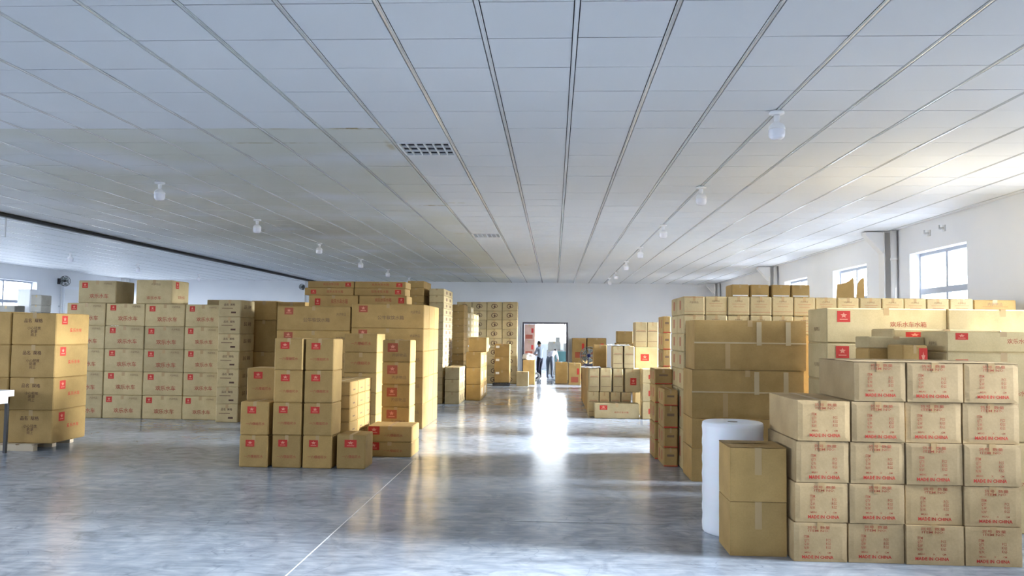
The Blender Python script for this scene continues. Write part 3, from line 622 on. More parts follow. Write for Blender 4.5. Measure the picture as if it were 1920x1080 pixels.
BOXES = """
-7.984|11.7|0.1|0.673|0.85|0.4799|pallet|T|1|1|tan carton with red emblem, bottom of outer column on left pallet|cartons stacked on the left pallet
-7.984|11.7|0.5799|0.673|0.85|0.4733|pallet|T|1|1|tan carton with red emblem, second up of outer column on left pallet|cartons stacked on the left pallet
-7.984|11.7|1.0532|0.673|0.85|0.4833|pallet|T|1|1|tan carton with red emblem, third up of outer column on left pallet|cartons stacked on the left pallet
-7.984|11.7|1.5365|0.673|0.85|0.4698|pallet|T|1|1|tan carton with red emblem, topmost of outer column on left pallet|cartons stacked on the left pallet
-8.683|11.7|0.1|0.677|0.85|0.4742|pallet2|T|1|1|tan carton with dark print, bottom of column at picture left edge|cartons stacked on the left pallet
-8.683|11.7|0.5742|0.677|0.85|0.474|pallet2|T|1|1|tan carton with dark print, second up of column at picture left edge|cartons stacked on the left pallet
-8.683|11.7|1.0482|0.677|0.85|0.484|pallet2|T|1|1|tan carton with dark print, third up of column at picture left edge|cartons stacked on the left pallet
-8.683|11.7|1.5322|0.677|0.85|0.4862|pallet2|T|1|1|tan carton with dark print, topmost of column at picture left edge|cartons stacked on the left pallet
-9.793|16.0|0.0|0.796|0.7|0.4593|wheel|B|1|1|buff carton with red emblem, bottom of first column behind left pallet|buff cartons walled up behind the left pallet
-9.793|16.0|0.4593|0.796|0.7|0.4668|wheel|B|1|1|buff carton with red emblem, second up of first column behind left pallet|buff cartons walled up behind the left pallet
-9.793|16.0|0.9261|0.796|0.7|0.4576|wheel|B|1|1|buff carton with red emblem, third up of first column behind left pallet|buff cartons walled up behind the left pallet
-9.793|16.0|1.3837|0.796|0.7|0.459|wheel|B|1|1|buff carton with red emblem, fourth up of first column behind left pallet|buff cartons walled up behind the left pallet
-9.793|16.0|1.8427|0.796|0.7|0.4498|wheel|B|1|1|buff carton with red emblem, topmost of first column behind left pallet|buff cartons walled up behind the left pallet
-8.985|16.0|0.0|0.798|0.7|0.4616|wheel|B|1|1|buff carton with red emblem, bottom of second column behind left pallet|buff cartons walled up behind the left pallet
-8.985|16.0|0.4616|0.798|0.7|0.4656|wheel|B|1|1|buff carton with red emblem, second up of second column behind left pallet|buff cartons walled up behind the left pallet
-8.985|16.0|0.9272|0.798|0.7|0.4564|wheel|B|1|1|buff carton with red emblem, third up of second column behind left pallet|buff cartons walled up behind the left pallet
-8.985|16.0|1.3836|0.798|0.7|0.4579|wheel|B|1|1|buff carton with red emblem, fourth up of second column behind left pallet|buff cartons walled up behind the left pallet
-8.985|16.0|1.8415|0.798|0.7|0.4486|wheel|B|1|1|buff carton with red emblem, topmost of second column behind left pallet|buff cartons walled up behind the left pallet
-8.176|16.0|0.0|0.81|0.7|0.464|wheel|B|1|1|buff carton with red emblem, bottom of third column behind left pallet|buff cartons walled up behind the left pallet
-8.176|16.0|0.464|0.81|0.7|0.4644|wheel|B|1|1|buff carton with red emblem, second up of third column behind left pallet|buff cartons walled up behind the left pallet
-8.176|16.0|0.9284|0.81|0.7|0.4553|wheel|B|1|1|buff carton with red emblem, third up of third column behind left pallet|buff cartons walled up behind the left pallet
-8.176|16.0|1.3837|0.81|0.7|0.4567|wheel|B|1|1|buff carton with red emblem, fourth up of third column behind left pallet|buff cartons walled up behind the left pallet
-8.176|16.0|1.8404|0.81|0.7|0.4475|wheel|B|1|1|buff carton with red emblem, topmost of third column behind left pallet|buff cartons walled up behind the left pallet
-7.355|16.0|0.0|0.714|0.7|0.4659|wheel|B|1|1|buff carton with red emblem, bottom of fourth column behind left pallet|buff cartons walled up behind the left pallet
-7.355|16.0|0.4659|0.714|0.7|0.4632|wheel|B|1|1|buff carton with red emblem, second up of fourth column behind left pallet|buff cartons walled up behind the left pallet
-7.355|16.0|0.9291|0.714|0.7|0.4542|wheel|B|1|1|buff carton with red emblem, third up of fourth column behind left pallet|buff cartons walled up behind the left pallet
-7.355|16.0|1.3833|0.714|0.7|0.4555|wheel|B|1|1|buff carton with red emblem, fourth up of fourth column behind left pallet|buff cartons walled up behind the left pallet
-7.355|16.0|1.8388|0.714|0.7|0.4464|wheel|B|1|1|buff carton with red emblem, topmost of fourth column behind left pallet|buff cartons walled up behind the left pallet
-9.583|16.02|2.2928|0.778|0.72|0.4545|wheel|B|1|0|left of two buff cartons lying atop the buff wall|buff cartons walled up behind the left pallet
-8.392|16.02|2.2901|0.739|0.75|0.4782|wheel2|B|1|0|right of two buff cartons atop the buff wall, emblem on side|buff cartons walled up behind the left pallet
-7.351|17.0|0.0|0.593|0.7|0.7712|plain|B|1|1|buff carton, bottom of hidden pile behind fourth column|buff cartons walled up behind the left pallet
-7.351|17.0|0.7712|0.593|0.7|0.7712|plain|B|1|1|buff carton, second up of hidden pile behind fourth column|buff cartons walled up behind the left pallet
-7.351|17.0|1.5424|0.593|0.7|0.8791|plain|B|1|1|buff carton, topmost of hidden pile behind fourth column|buff cartons walled up behind the left pallet
-6.535|15.65|0.0|0.438|0.75|0.3496|side|B|1|1|flat carton with dark print, bottom of tall narrow column beside buff wall|narrow cartons in the tall single column
-6.535|15.65|0.3496|0.438|0.75|0.3285|side|B|1|1|flat carton with dark print, second up of tall narrow column beside buff wall|narrow cartons in the tall single column
-6.535|15.65|0.6781|0.438|0.75|0.3499|side|B|1|1|flat carton with dark print, third up of tall narrow column beside buff wall|narrow cartons in the tall single column
-6.535|15.65|1.028|0.438|0.75|0.3404|side|B|1|1|flat carton with dark print, fourth up of tall narrow column beside buff wall|narrow cartons in the tall single column
-6.535|15.65|1.3684|0.438|0.75|0.3412|side|B|1|1|flat carton with dark print, fifth up of tall narrow column beside buff wall|narrow cartons in the tall single column
-6.535|15.65|1.7096|0.438|0.75|0.3316|side|B|1|1|flat carton with dark print, sixth up of tall narrow column beside buff wall|narrow cartons in the tall single column
-6.535|15.65|2.0412|0.438|0.75|0.3324|side|B|1|1|flat carton with dark print, topmost of tall narrow column beside buff wall|narrow cartons in the tall single column
-6.249|16.6|0.0|0.542|0.7|0.5237|plain|T|1|1|brown carton, bottom of shaded column beside narrow tower|brown cartons in the shaded recess
-6.249|16.6|0.5237|0.542|0.7|0.4899|plain|T|1|1|brown carton, second up of shaded column beside narrow tower|brown cartons in the shaded recess
-6.249|16.6|1.0136|0.542|0.7|0.3275|plain|T|1|1|brown carton, third up of shaded column beside narrow tower|brown cartons in the shaded recess
-6.249|16.6|1.3411|0.542|0.7|0.6572|plain|T|1|1|brown carton, fourth up of shaded column beside narrow tower|brown cartons in the shaded recess
-6.249|16.6|1.9983|0.542|0.7|0.3956|plain|T|1|1|brown carton, topmost of shaded column beside narrow tower|brown cartons in the shaded recess
-5.69|16.6|0.0|0.573|0.7|0.5327|plain|T|1|1|brown carton, bottom of shaded column behind long cartons|brown cartons in the shaded recess
-5.69|16.6|0.5327|0.573|0.7|0.4891|plain|T|1|1|brown carton, second up of shaded column behind long cartons|brown cartons in the shaded recess
-5.69|16.6|1.0218|0.573|0.7|0.5453|plain|T|1|1|brown carton, third up of shaded column behind long cartons|brown cartons in the shaded recess
-5.69|16.6|1.5671|0.573|0.7|0.4377|plain|T|1|1|brown carton, fourth up of shaded column behind long cartons|brown cartons in the shaded recess
-5.69|16.6|2.0048|0.573|0.7|0.373|plain|T|1|1|brown carton, topmost of shaded column behind long cartons|brown cartons in the shaded recess
-4.112|10.65|0.0|0.379|0.44|0.4155|bloom|T|1|1|tan carton with red emblem, bottom of leftmost column in front cluster|tan cartons with red emblem in the front cluster
-4.112|10.65|0.4155|0.379|0.44|0.4381|bloom|T|1|1|tan carton with red emblem, topmost of leftmost column in front cluster|tan cartons with red emblem in the front cluster
-3.676|10.65|0.0|0.381|0.44|0.4238|bloom|T|1|1|tan carton with red emblem, bottom of second column in front cluster|tan cartons with red emblem in the front cluster
-3.676|10.65|0.4238|0.381|0.44|0.4232|bloom|T|1|1|tan carton with red emblem, second up of second column in front cluster|tan cartons with red emblem in the front cluster
-3.676|10.65|0.847|0.381|0.44|0.4251|bloom|T|1|1|tan carton with red emblem, third up of second column in front cluster|tan cartons with red emblem in the front cluster
-3.676|10.65|1.2721|0.381|0.44|0.4199|bloom|T|1|1|tan carton with red emblem, topmost of second column in front cluster|tan cartons with red emblem in the front cluster
-3.267|10.65|0.0|0.383|0.44|0.4244|bloom|T|1|1|tan carton with red emblem, bottom of third column in front cluster|tan cartons with red emblem in the front cluster
-3.267|10.65|0.4244|0.383|0.44|0.4224|bloom|T|1|1|tan carton with red emblem, second up of third column in front cluster|tan cartons with red emblem in the front cluster
-3.267|10.65|0.8468|0.383|0.44|0.4242|bloom|T|1|1|tan carton with red emblem, third up of third column in front cluster|tan cartons with red emblem in the front cluster
-3.267|10.65|1.271|0.383|0.44|0.4191|bloom|T|1|1|tan carton with red emblem, topmost of third column in front cluster|tan cartons with red emblem in the front cluster
-2.822|10.67|0.0|0.378|0.44|0.4437|bloom2|T|1|1|low tan carton with wide red emblem, alone on the floor|tan cartons with red emblem in the front cluster
-4.233|11.16|0.0|0.398|0.45|0.4122|plain|T|0|1|dark tan carton, bottom of column behind leftmost front cartons|brown cartons behind the front cluster
-4.233|11.16|0.4122|0.398|0.45|0.4122|plain|T|0|1|dark tan carton, second up of column behind leftmost front cartons|brown cartons behind the front cluster
-4.233|11.16|0.8244|0.398|0.45|0.4463|bloom|T|0|1|dark tan carton, topmost of column behind leftmost front cartons|brown cartons behind the front cluster
-3.16|11.15|0.0|0.382|0.42|0.1818|flatR|T|1|1|flat tan carton, bottom of front slice in low flat stack|flat cartons in the brick-like low stack
-3.16|11.15|0.1818|0.382|0.42|0.1818|flatR|T|1|1|flat tan carton, second up of front slice in low flat stack|flat cartons in the brick-like low stack
-3.16|11.15|0.3636|0.382|0.42|0.1817|flatR|T|1|1|flat tan carton, third up of front slice in low flat stack|flat cartons in the brick-like low stack
-3.16|11.15|0.5453|0.382|0.42|0.1811|flatR|T|1|1|flat tan carton, fourth up of front slice in low flat stack|flat cartons in the brick-like low stack
-3.16|11.15|0.7264|0.382|0.42|0.1815|flatR|T|1|1|flat tan carton, fifth up of front slice in low flat stack|flat cartons in the brick-like low stack
-3.16|11.15|0.9079|0.382|0.42|0.189|flatR|T|1|1|flat tan carton, topmost of front slice in low flat stack|flat cartons in the brick-like low stack
-3.16|11.59|0.0|0.382|0.42|0.1818|flatR|T|1|1|flat tan carton, bottom of middle slice in low flat stack|flat cartons in the brick-like low stack
-3.16|11.59|0.1818|0.382|0.42|0.1818|flatR|T|1|1|flat tan carton, second up of middle slice in low flat stack|flat cartons in the brick-like low stack
-3.16|11.59|0.3636|0.382|0.42|0.1817|flatR|T|1|1|flat tan carton, third up of middle slice in low flat stack|flat cartons in the brick-like low stack
-3.16|11.59|0.5453|0.382|0.42|0.1811|flatR|T|1|1|flat tan carton, fourth up of middle slice in low flat stack|flat cartons in the brick-like low stack
-3.16|11.59|0.7264|0.382|0.42|0.1815|flatR|T|1|1|flat tan carton, fifth up of middle slice in low flat stack|flat cartons in the brick-like low stack
-3.16|11.59|0.9079|0.382|0.42|0.189|flatR|T|1|1|flat tan carton, topmost of middle slice in low flat stack|flat cartons in the brick-like low stack
-3.16|12.03|0.0|0.382|0.42|0.1818|flatR|T|1|1|flat tan carton, bottom of rear slice in low flat stack|flat cartons in the brick-like low stack
-3.16|12.03|0.1818|0.382|0.42|0.1818|flatR|T|1|1|flat tan carton, second up of rear slice in low flat stack|flat cartons in the brick-like low stack
-3.16|12.03|0.3636|0.382|0.42|0.1817|flatR|T|1|1|flat tan carton, third up of rear slice in low flat stack|flat cartons in the brick-like low stack
-3.16|12.03|0.5453|0.382|0.42|0.1811|flatR|T|1|1|flat tan carton, fourth up of rear slice in low flat stack|flat cartons in the brick-like low stack
-3.16|12.03|0.7264|0.382|0.42|0.1815|flatR|T|1|1|flat tan carton, fifth up of rear slice in low flat stack|flat cartons in the brick-like low stack
-3.16|12.03|0.9079|0.382|0.42|0.189|flatR|T|1|1|flat tan carton, topmost of rear slice in low flat stack|flat cartons in the brick-like low stack
-3.588|13.9|0.0|0.575|0.62|0.3699|text|T|1|1|tan carton with red lettering, bottom of column behind low flat stack|tan cartons in the column behind the flat stack
-3.588|13.9|0.3699|0.575|0.62|0.3699|text|T|1|1|tan carton with red lettering, second up of column behind low flat stack|tan cartons in the column behind the flat stack
-3.588|13.9|0.7398|0.575|0.62|0.3442|text|T|1|1|tan carton with red lettering, third up of column behind low flat stack|tan cartons in the column behind the flat stack
-3.588|13.9|1.084|0.575|0.62|0.3451|text|T|1|1|tan carton with red lettering, fourth up of column behind low flat stack|tan cartons in the column behind the flat stack
-3.588|13.9|1.4291|0.575|0.62|0.3233|text|T|1|1|tan carton with red lettering, topmost of column behind low flat stack|tan cartons in the column behind the flat stack
-2.614|12.42|0.0|0.436|0.45|0.3259|faded|T|1|1|tan carton with faded emblem, bottom of column behind the two long cartons|tan cartons with faded emblem
-2.614|12.42|0.3259|0.436|0.45|0.3259|faded|T|1|1|tan carton with faded emblem, second up of column behind the two long cartons|tan cartons with faded emblem
-2.614|12.42|0.6518|0.436|0.45|0.3386|faded|T|1|1|tan carton with faded emblem, third up of column behind the two long cartons|tan cartons with faded emblem
-2.614|12.42|0.9904|0.436|0.45|0.3396|faded|T|1|1|tan carton with faded emblem, fourth up of column behind the two long cartons|tan cartons with faded emblem
-2.614|12.42|1.33|0.436|0.45|0.3366|faded|T|1|1|tan carton with faded emblem, topmost of column behind the two long cartons|tan cartons with faded emblem
-2.669|11.75|0.0|0.65|0.6|0.2105|pair|T|1|1|long tan carton with red emblem, bottom of pair beside floor joint|long cartons on the floor by the white joint
-2.669|11.75|0.2105|0.65|0.6|0.2277|pair|T|1|1|long tan carton with red emblem, topmost of pair beside floor joint|long cartons on the floor by the white joint
-5.2|15.15|0.0|1.386|0.62|0.4524|tank|T|1|1|long tan carton, bottom of left front column in centre tower|long cartons of the centre tower
-5.2|15.15|0.4524|1.386|0.62|0.4848|tank|T|1|1|long tan carton, second up of left front column in centre tower|long cartons of the centre tower
-5.2|15.15|0.9372|1.386|0.62|0.4367|tank|T|1|1|long tan carton, third up of left front column in centre tower|long cartons of the centre tower
-5.2|15.15|1.3739|1.386|0.62|0.4182|tank|T|1|1|long tan carton, fourth up of left front column in centre tower|long cartons of the centre tower
-5.2|15.15|1.7921|1.386|0.62|0.4595|tank|T|1|1|long tan carton, topmost of left front column in centre tower|long cartons of the centre tower
-5.2|15.79|0.0|1.386|0.62|1.1258|plain|T|1|1|large tan carton, lower of left rear column in centre tower|long cartons of the centre tower
-5.2|15.79|1.1258|1.386|0.62|1.1258|plain|T|1|1|large tan carton, upper of left rear column in centre tower|long cartons of the centre tower
-3.786|15.15|0.0|1.368|0.62|0.4557|tank|T|1|1|long tan carton, bottom of right front column in centre tower|long cartons of the centre tower
-3.786|15.15|0.4557|1.368|0.62|0.4923|tank|T|1|1|long tan carton, second up of right front column in centre tower|long cartons of the centre tower
-3.786|15.15|0.948|1.368|0.62|0.4842|tank|T|1|1|long tan carton, third up of right front column in centre tower|long cartons of the centre tower
-3.786|15.15|1.4322|1.368|0.62|0.4214|tank|T|1|1|long tan carton, fourth up of right front column in centre tower|long cartons of the centre tower
-3.786|15.15|1.8536|1.368|0.62|0.4525|tank|T|1|1|long tan carton, topmost of right front column in centre tower|long cartons of the centre tower
-3.786|15.79|0.0|1.368|0.62|0.4557|tank|T|1|1|long tan carton, bottom of right middle column in centre tower|long cartons of the centre tower
-3.786|15.79|0.4557|1.368|0.62|0.4923|tank|T|1|1|long tan carton, second up of right middle column in centre tower|long cartons of the centre tower
-3.786|15.79|0.948|1.368|0.62|0.4842|tank|T|1|1|long tan carton, third up of right middle column in centre tower|long cartons of the centre tower
-3.786|15.79|1.4322|1.368|0.62|0.4214|tank|T|1|1|long tan carton, fourth up of right middle column in centre tower|long cartons of the centre tower
-3.786|15.79|1.8536|1.368|0.62|0.4525|tank|T|1|1|long tan carton, topmost of right middle column in centre tower|long cartons of the centre tower
-3.786|16.43|0.0|1.368|0.62|0.4557|tank|T|1|1|long tan carton, bottom of right rear column in centre tower|long cartons of the centre tower
-3.786|16.43|0.4557|1.368|0.62|0.4923|tank|T|1|1|long tan carton, second up of right rear column in centre tower|long cartons of the centre tower
-3.786|16.43|0.948|1.368|0.62|0.4842|tank|T|1|1|long tan carton, third up of right rear column in centre tower|long cartons of the centre tower
-3.786|16.43|1.4322|1.368|0.62|0.4214|tank|T|1|1|long tan carton, fourth up of right rear column in centre tower|long cartons of the centre tower
-3.786|16.43|1.8536|1.368|0.62|0.4525|tank|T|1|1|long tan carton, topmost of right rear column in centre tower|long cartons of the centre tower
-4.801|15.79|2.2516|0.976|0.55|0.2364|flatL|T|1|0|flat tan carton, bottom left layer atop centre tower|flat cartons lying on top of the centre tower
-3.804|15.79|2.3061|0.943|0.55|0.1819|flatRr|T|1|0|flat tan carton, bottom right layer atop centre tower|flat cartons lying on top of the centre tower
-4.887|15.79|2.488|0.966|0.55|0.1447|flatL|T|1|0|flat tan carton with left emblem, middle layer atop centre tower|flat cartons lying on top of the centre tower
-3.9|15.79|2.488|0.996|0.55|0.1447|flatRr|T|1|0|flat tan carton with bright emblem, middle layer atop centre tower|flat cartons lying on top of the centre tower
-4.824|15.79|2.6327|0.913|0.55|0.1304|flatRr|T|1|0|flat tan carton under ceiling, top left layer of tower|flat cartons lying on top of the centre tower
-3.894|15.79|2.6327|1.001|0.55|0.1304|flatRr|T|1|0|flat tan carton under ceiling, top right layer of tower|flat cartons lying on top of the centre tower
-3.168|20.6|0.0|0.376|1.75|0.1256|marks|B|1|1|flat carton with dark marks, bottom of tall tower right of centre|flat cartons in the tower behind the centre
-3.168|20.6|0.1256|0.376|1.75|0.1734|marks|B|1|1|flat carton with dark marks, second up of tall tower right of centre|flat cartons in the tower behind the centre
-3.168|20.6|0.299|0.376|1.75|0.1736|marks|B|1|1|flat carton with dark marks, third up of tall tower right of centre|flat cartons in the tower behind the centre
-3.168|20.6|0.4726|0.376|1.75|0.1737|marks|B|1|1|flat carton with dark marks, fourth up of tall tower right of centre|flat cartons in the tower behind the centre
-3.168|20.6|0.6463|0.376|1.75|0.1739|marks|B|1|1|flat carton with dark marks, fifth up of tall tower right of centre|flat cartons in the tower behind the centre
-3.168|20.6|0.8202|0.376|1.75|0.1741|marks|B|1|1|flat carton with dark marks, sixth up of tall tower right of centre|flat cartons in the tower behind the centre
-3.168|20.6|0.9943|0.376|1.75|0.1742|marks|B|1|1|flat carton with dark marks, seventh up of tall tower right of centre|flat cartons in the tower behind the centre
-3.168|20.6|1.1685|0.376|1.75|0.1744|marks|B|1|1|flat carton with dark marks, eighth up of tall tower right of centre|flat cartons in the tower behind the centre
-3.168|20.6|1.3429|0.376|1.75|0.1746|marks|B|1|1|flat carton with dark marks, ninth up of tall tower right of centre|flat cartons in the tower behind the centre
-3.168|20.6|1.5175|0.376|1.75|0.1747|marks|B|1|1|flat carton with dark marks, tenth up of tall tower right of centre|flat cartons in the tower behind the centre
-3.168|20.6|1.6922|0.376|1.75|0.1749|marks|B|1|1|flat carton with dark marks, eleventh up of tall tower right of centre|flat cartons in the tower behind the centre
-3.168|20.6|1.8671|0.376|1.75|0.175|marks|B|1|1|flat carton with dark marks, twelfth up of tall tower right of centre|flat cartons in the tower behind the centre
-3.168|20.6|2.0421|0.376|1.75|0.1752|marks|B|1|1|flat carton with dark marks, thirteenth up of tall tower right of centre|flat cartons in the tower behind the centre
-3.168|20.6|2.2173|0.376|1.75|0.1754|marks|B|1|1|flat carton with dark marks, fourteenth up of tall tower right of centre|flat cartons in the tower behind the centre
-3.168|20.6|2.3927|0.376|1.75|0.1485|marks|B|1|1|flat carton with dark marks, fifteenth up of tall tower right of centre|flat cartons in the tower behind the centre
-3.168|20.6|2.5412|0.376|1.75|0.1757|marks|B|1|1|flat carton with dark marks, sixteenth up of tall tower right of centre|flat cartons in the tower behind the centre
-3.168|20.6|2.7169|0.376|1.75|0.1759|marks|B|1|1|flat carton with dark marks, topmost of tall tower right of centre|flat cartons in the tower behind the centre
-3.726|20.6|0.0|0.417|1.2|0.8453|plain|T|1|1|tan carton, bottom of tower touching ceiling behind centre|flat cartons in the tower behind the centre
-3.726|20.6|0.8453|0.417|1.2|0.8454|plain|T|1|1|tan carton, second up of tower touching ceiling behind centre|flat cartons in the tower behind the centre
-3.726|20.6|1.6907|0.417|1.2|0.8453|plain|T|1|1|tan carton, third up of tower touching ceiling behind centre|flat cartons in the tower behind the centre
-3.726|20.6|2.536|0.417|1.2|0.1827|plain|T|1|1|tan carton, fourth up of tower touching ceiling behind centre|flat cartons in the tower behind the centre
-3.726|20.6|2.7187|0.417|1.2|0.1828|plain|T|1|1|tan carton, fifth up of tower touching ceiling behind centre|flat cartons in the tower behind the centre
-3.726|20.6|2.9015|0.417|1.2|0.1831|plain|T|1|1|tan carton, topmost of tower touching ceiling behind centre|flat cartons in the tower behind the centre
-2.714|20.45|0.0|0.369|0.9|0.3032|marks|B|1|1|carton with spotted side, bottom of low aisle pile|small carton stack in the aisle
-2.714|20.45|0.3032|0.369|0.9|0.3046|marks|B|1|1|carton with spotted side, second up of low aisle pile|small carton stack in the aisle
-2.714|20.45|0.6078|0.369|0.9|0.3052|marks|B|1|1|carton with spotted side, topmost of low aisle pile|small carton stack in the aisle
-2.714|21.37|0.0|0.369|0.9|0.3032|marks|B|1|1|carton with spotted side, bottom of low aisle pile rear|small carton stack in the aisle
-2.714|21.37|0.3032|0.369|0.9|0.3046|marks|B|1|1|carton with spotted side, second up of low aisle pile rear|small carton stack in the aisle
-2.714|21.37|0.6078|0.369|0.9|0.3052|marks|B|1|1|carton with spotted side, topmost of low aisle pile rear|small carton stack in the aisle
-2.95|23.6|0.0|0.346|0.9|0.3817|plain|T|1|1|flat brown carton, bottom of pale pile front edge|cartons of the pale slatted pile
-2.95|23.6|0.3817|0.346|0.9|0.3816|plain|T|1|1|flat brown carton, second up of pale pile front edge|cartons of the pale slatted pile
-2.95|23.6|0.7633|0.346|0.9|0.1993|plain|T|1|1|flat brown carton, third up of pale pile front edge|cartons of the pale slatted pile
-2.95|23.6|0.9626|0.346|0.9|0.1994|plain|T|1|1|flat brown carton, fourth up of pale pile front edge|cartons of the pale slatted pile
-2.95|23.6|1.162|0.346|0.9|0.1995|plain|T|1|1|flat brown carton, fifth up of pale pile front edge|cartons of the pale slatted pile
-2.95|23.6|1.3615|0.346|0.9|0.1998|plain|T|1|1|flat brown carton, sixth up of pale pile front edge|cartons of the pale slatted pile
-2.95|23.6|1.5613|0.346|0.9|0.0769|plain|T|1|1|flat brown carton, seventh up of pale pile front edge|cartons of the pale slatted pile
-2.95|23.6|1.6382|0.346|0.9|0.1539|plain|T|1|1|flat brown carton, eighth up of pale pile front edge|cartons of the pale slatted pile
-2.95|23.6|1.7921|0.346|0.9|0.2002|plain|T|1|1|flat brown carton, ninth up of pale pile front edge|cartons of the pale slatted pile
-2.95|23.6|1.9923|0.346|0.9|0.2003|plain|T|1|1|flat brown carton, tenth up of pale pile front edge|cartons of the pale slatted pile
-2.95|23.6|2.1926|0.346|0.9|0.2006|plain|T|1|1|flat brown carton, eleventh up of pale pile front edge|cartons of the pale slatted pile
-2.95|23.6|2.3932|0.346|0.9|0.2007|plain|T|1|1|flat brown carton, topmost of pale pile front edge|cartons of the pale slatted pile
-2.95|24.53|0|0.346|0.9|0.86|plain|T|1|1|large carton at floor of second slice in pale pile|cartons of the pale slatted pile
-2.95|24.53|0.86|0.346|0.9|0.7782|plain|T|1|1|large upper carton in second slice of pale pile|cartons of the pale slatted pile
-2.95|24.53|1.6382|0.346|0.9|0.1539|slit|B|1|1|pale-sided flat carton, bottom in second slice|cartons of the pale slatted pile
-2.95|24.53|1.7921|0.346|0.9|0.2002|slit|B|1|1|pale-sided flat carton, second up in second slice|cartons of the pale slatted pile
-2.95|24.53|1.9923|0.346|0.9|0.2003|slit|B|1|1|pale-sided flat carton, third up in second slice|cartons of the pale slatted pile
-2.95|24.53|2.1926|0.346|0.9|0.2006|slit|B|1|1|pale-sided flat carton, fourth up in second slice|cartons of the pale slatted pile
-2.95|25.46|0|0.346|0.9|0.86|plain|T|1|1|large carton at floor of third slice in pale pile|cartons of the pale slatted pile
-2.95|25.46|0.86|0.346|0.9|0.7782|plain|T|1|1|large upper carton in third slice of pale pile|cartons of the pale slatted pile
-2.95|25.46|1.6382|0.346|0.9|0.1539|slit|B|1|1|pale-sided flat carton, bottom in third slice|cartons of the pale slatted pile
-2.95|25.46|1.7921|0.346|0.9|0.2002|slit|B|1|1|pale-sided flat carton, second up in third slice|cartons of the pale slatted pile
-2.95|25.46|1.9923|0.346|0.9|0.2003|slit|B|1|1|pale-sided flat carton, third up in third slice|cartons of the pale slatted pile
-2.95|25.46|2.1926|0.346|0.9|0.2006|slit|B|1|1|pale-sided flat carton, fourth up in third slice|cartons of the pale slatted pile
-2.95|25.46|2.3932|0.346|0.9|0.2007|slit|B|1|1|pale-sided flat carton, fifth up in third slice|cartons of the pale slatted pile
-2.95|26.39|0|0.346|0.9|0.86|plain|T|1|1|large carton at floor of fourth slice in pale pile|cartons of the pale slatted pile
-2.95|26.39|0.86|0.346|0.9|0.7782|plain|T|1|1|large upper carton in fourth slice of pale pile|cartons of the pale slatted pile
-2.95|26.39|1.6382|0.346|0.9|0.1539|slit|B|1|1|pale-sided flat carton, bottom in fourth slice|cartons of the pale slatted pile
-2.95|26.39|1.7921|0.346|0.9|0.2002|slit|B|1|1|pale-sided flat carton, second up in fourth slice|cartons of the pale slatted pile
-2.95|26.39|1.9923|0.346|0.9|0.2003|slit|B|1|1|pale-sided flat carton, third up in fourth slice|cartons of the pale slatted pile
-2.95|26.39|2.1926|0.346|0.9|0.2006|slit|B|1|1|pale-sided flat carton, fourth up in fourth slice|cartons of the pale slatted pile
-2.95|27.32|0|0.346|0.9|0.86|plain|T|1|1|large carton at floor of rearmost slice in pale pile|cartons of the pale slatted pile
-2.95|27.32|0.86|0.346|0.9|0.7782|plain|T|1|1|large upper carton in rearmost slice of pale pile|cartons of the pale slatted pile
-2.95|27.32|1.6382|0.346|0.9|0.1539|slit|B|1|1|pale-sided flat carton, bottom in rearmost slice|cartons of the pale slatted pile
-2.95|27.32|1.7921|0.346|0.9|0.2002|slit|B|1|1|pale-sided flat carton, second up in rearmost slice|cartons of the pale slatted pile
-2.95|27.32|1.9923|0.346|0.9|0.2003|slit|B|1|1|pale-sided flat carton, third up in rearmost slice|cartons of the pale slatted pile
-2.95|27.32|2.1926|0.346|0.9|0.2006|slit|B|1|1|pale-sided flat carton, fourth up in rearmost slice|cartons of the pale slatted pile
-2.318|21.65|0.0|0.397|0.95|0.4202|slit|T|1|1|brown carton, bottom of leaning aisle pile front|cartons of the leaning pile by the aisle
-2.318|21.65|0.4202|0.397|0.95|0.4347|slit|T|1|1|brown carton, second up of leaning aisle pile front|cartons of the leaning pile by the aisle
-2.318|21.65|0.8549|0.397|0.95|0.4216|slit|T|1|1|brown carton, topmost of leaning aisle pile front|cartons of the leaning pile by the aisle
-2.318|22.62|0.0|0.397|0.95|0.4202|slit|T|1|1|brown carton, bottom of leaning aisle pile rear|cartons of the leaning pile by the aisle
-2.318|22.62|0.4202|0.397|0.95|0.4347|slit|T|1|1|brown carton, second up of leaning aisle pile rear|cartons of the leaning pile by the aisle
-2.318|22.62|0.8549|0.397|0.95|0.4216|slit|T|1|1|brown carton, topmost of leaning aisle pile rear|cartons of the leaning pile by the aisle
-2.258|21.7|1.2766|0.477|0.7|0.3883|plain|T|1|0|wide brown carton capping the leaning aisle pile|cartons of the leaning pile by the aisle
-3.451|28.9|0.0|0.525|0.6|0.953|plain|B|1|1|tan carton, bottom of first round-logo column|cartons with dark round logo by the back wall
-3.451|28.9|0.953|0.525|0.6|0.953|plain|B|1|1|tan carton, second up of first round-logo column|cartons with dark round logo by the back wall
-3.451|28.9|1.906|0.525|0.6|0.3206|round|B|1|1|tan carton, third up of first round-logo column|cartons with dark round logo by the back wall
-3.451|28.9|2.2266|0.525|0.6|0.321|round|B|1|1|tan carton, fourth up of first round-logo column|cartons with dark round logo by the back wall
-3.451|28.9|2.5476|0.525|0.6|0.3214|round|B|1|1|tan carton, topmost of first round-logo column|cartons with dark round logo by the back wall
-2.911|28.9|0.0|0.514|0.6|0.4675|round|B|1|1|carton with round logo, bottom of second round-logo column|cartons with dark round logo by the back wall
-2.911|28.9|0.4675|0.514|0.6|0.4674|round|B|1|1|carton with round logo, second up of second round-logo column|cartons with dark round logo by the back wall
-2.911|28.9|0.9349|0.514|0.6|0.3192|round|B|1|1|carton with round logo, third up of second round-logo column|cartons with dark round logo by the back wall
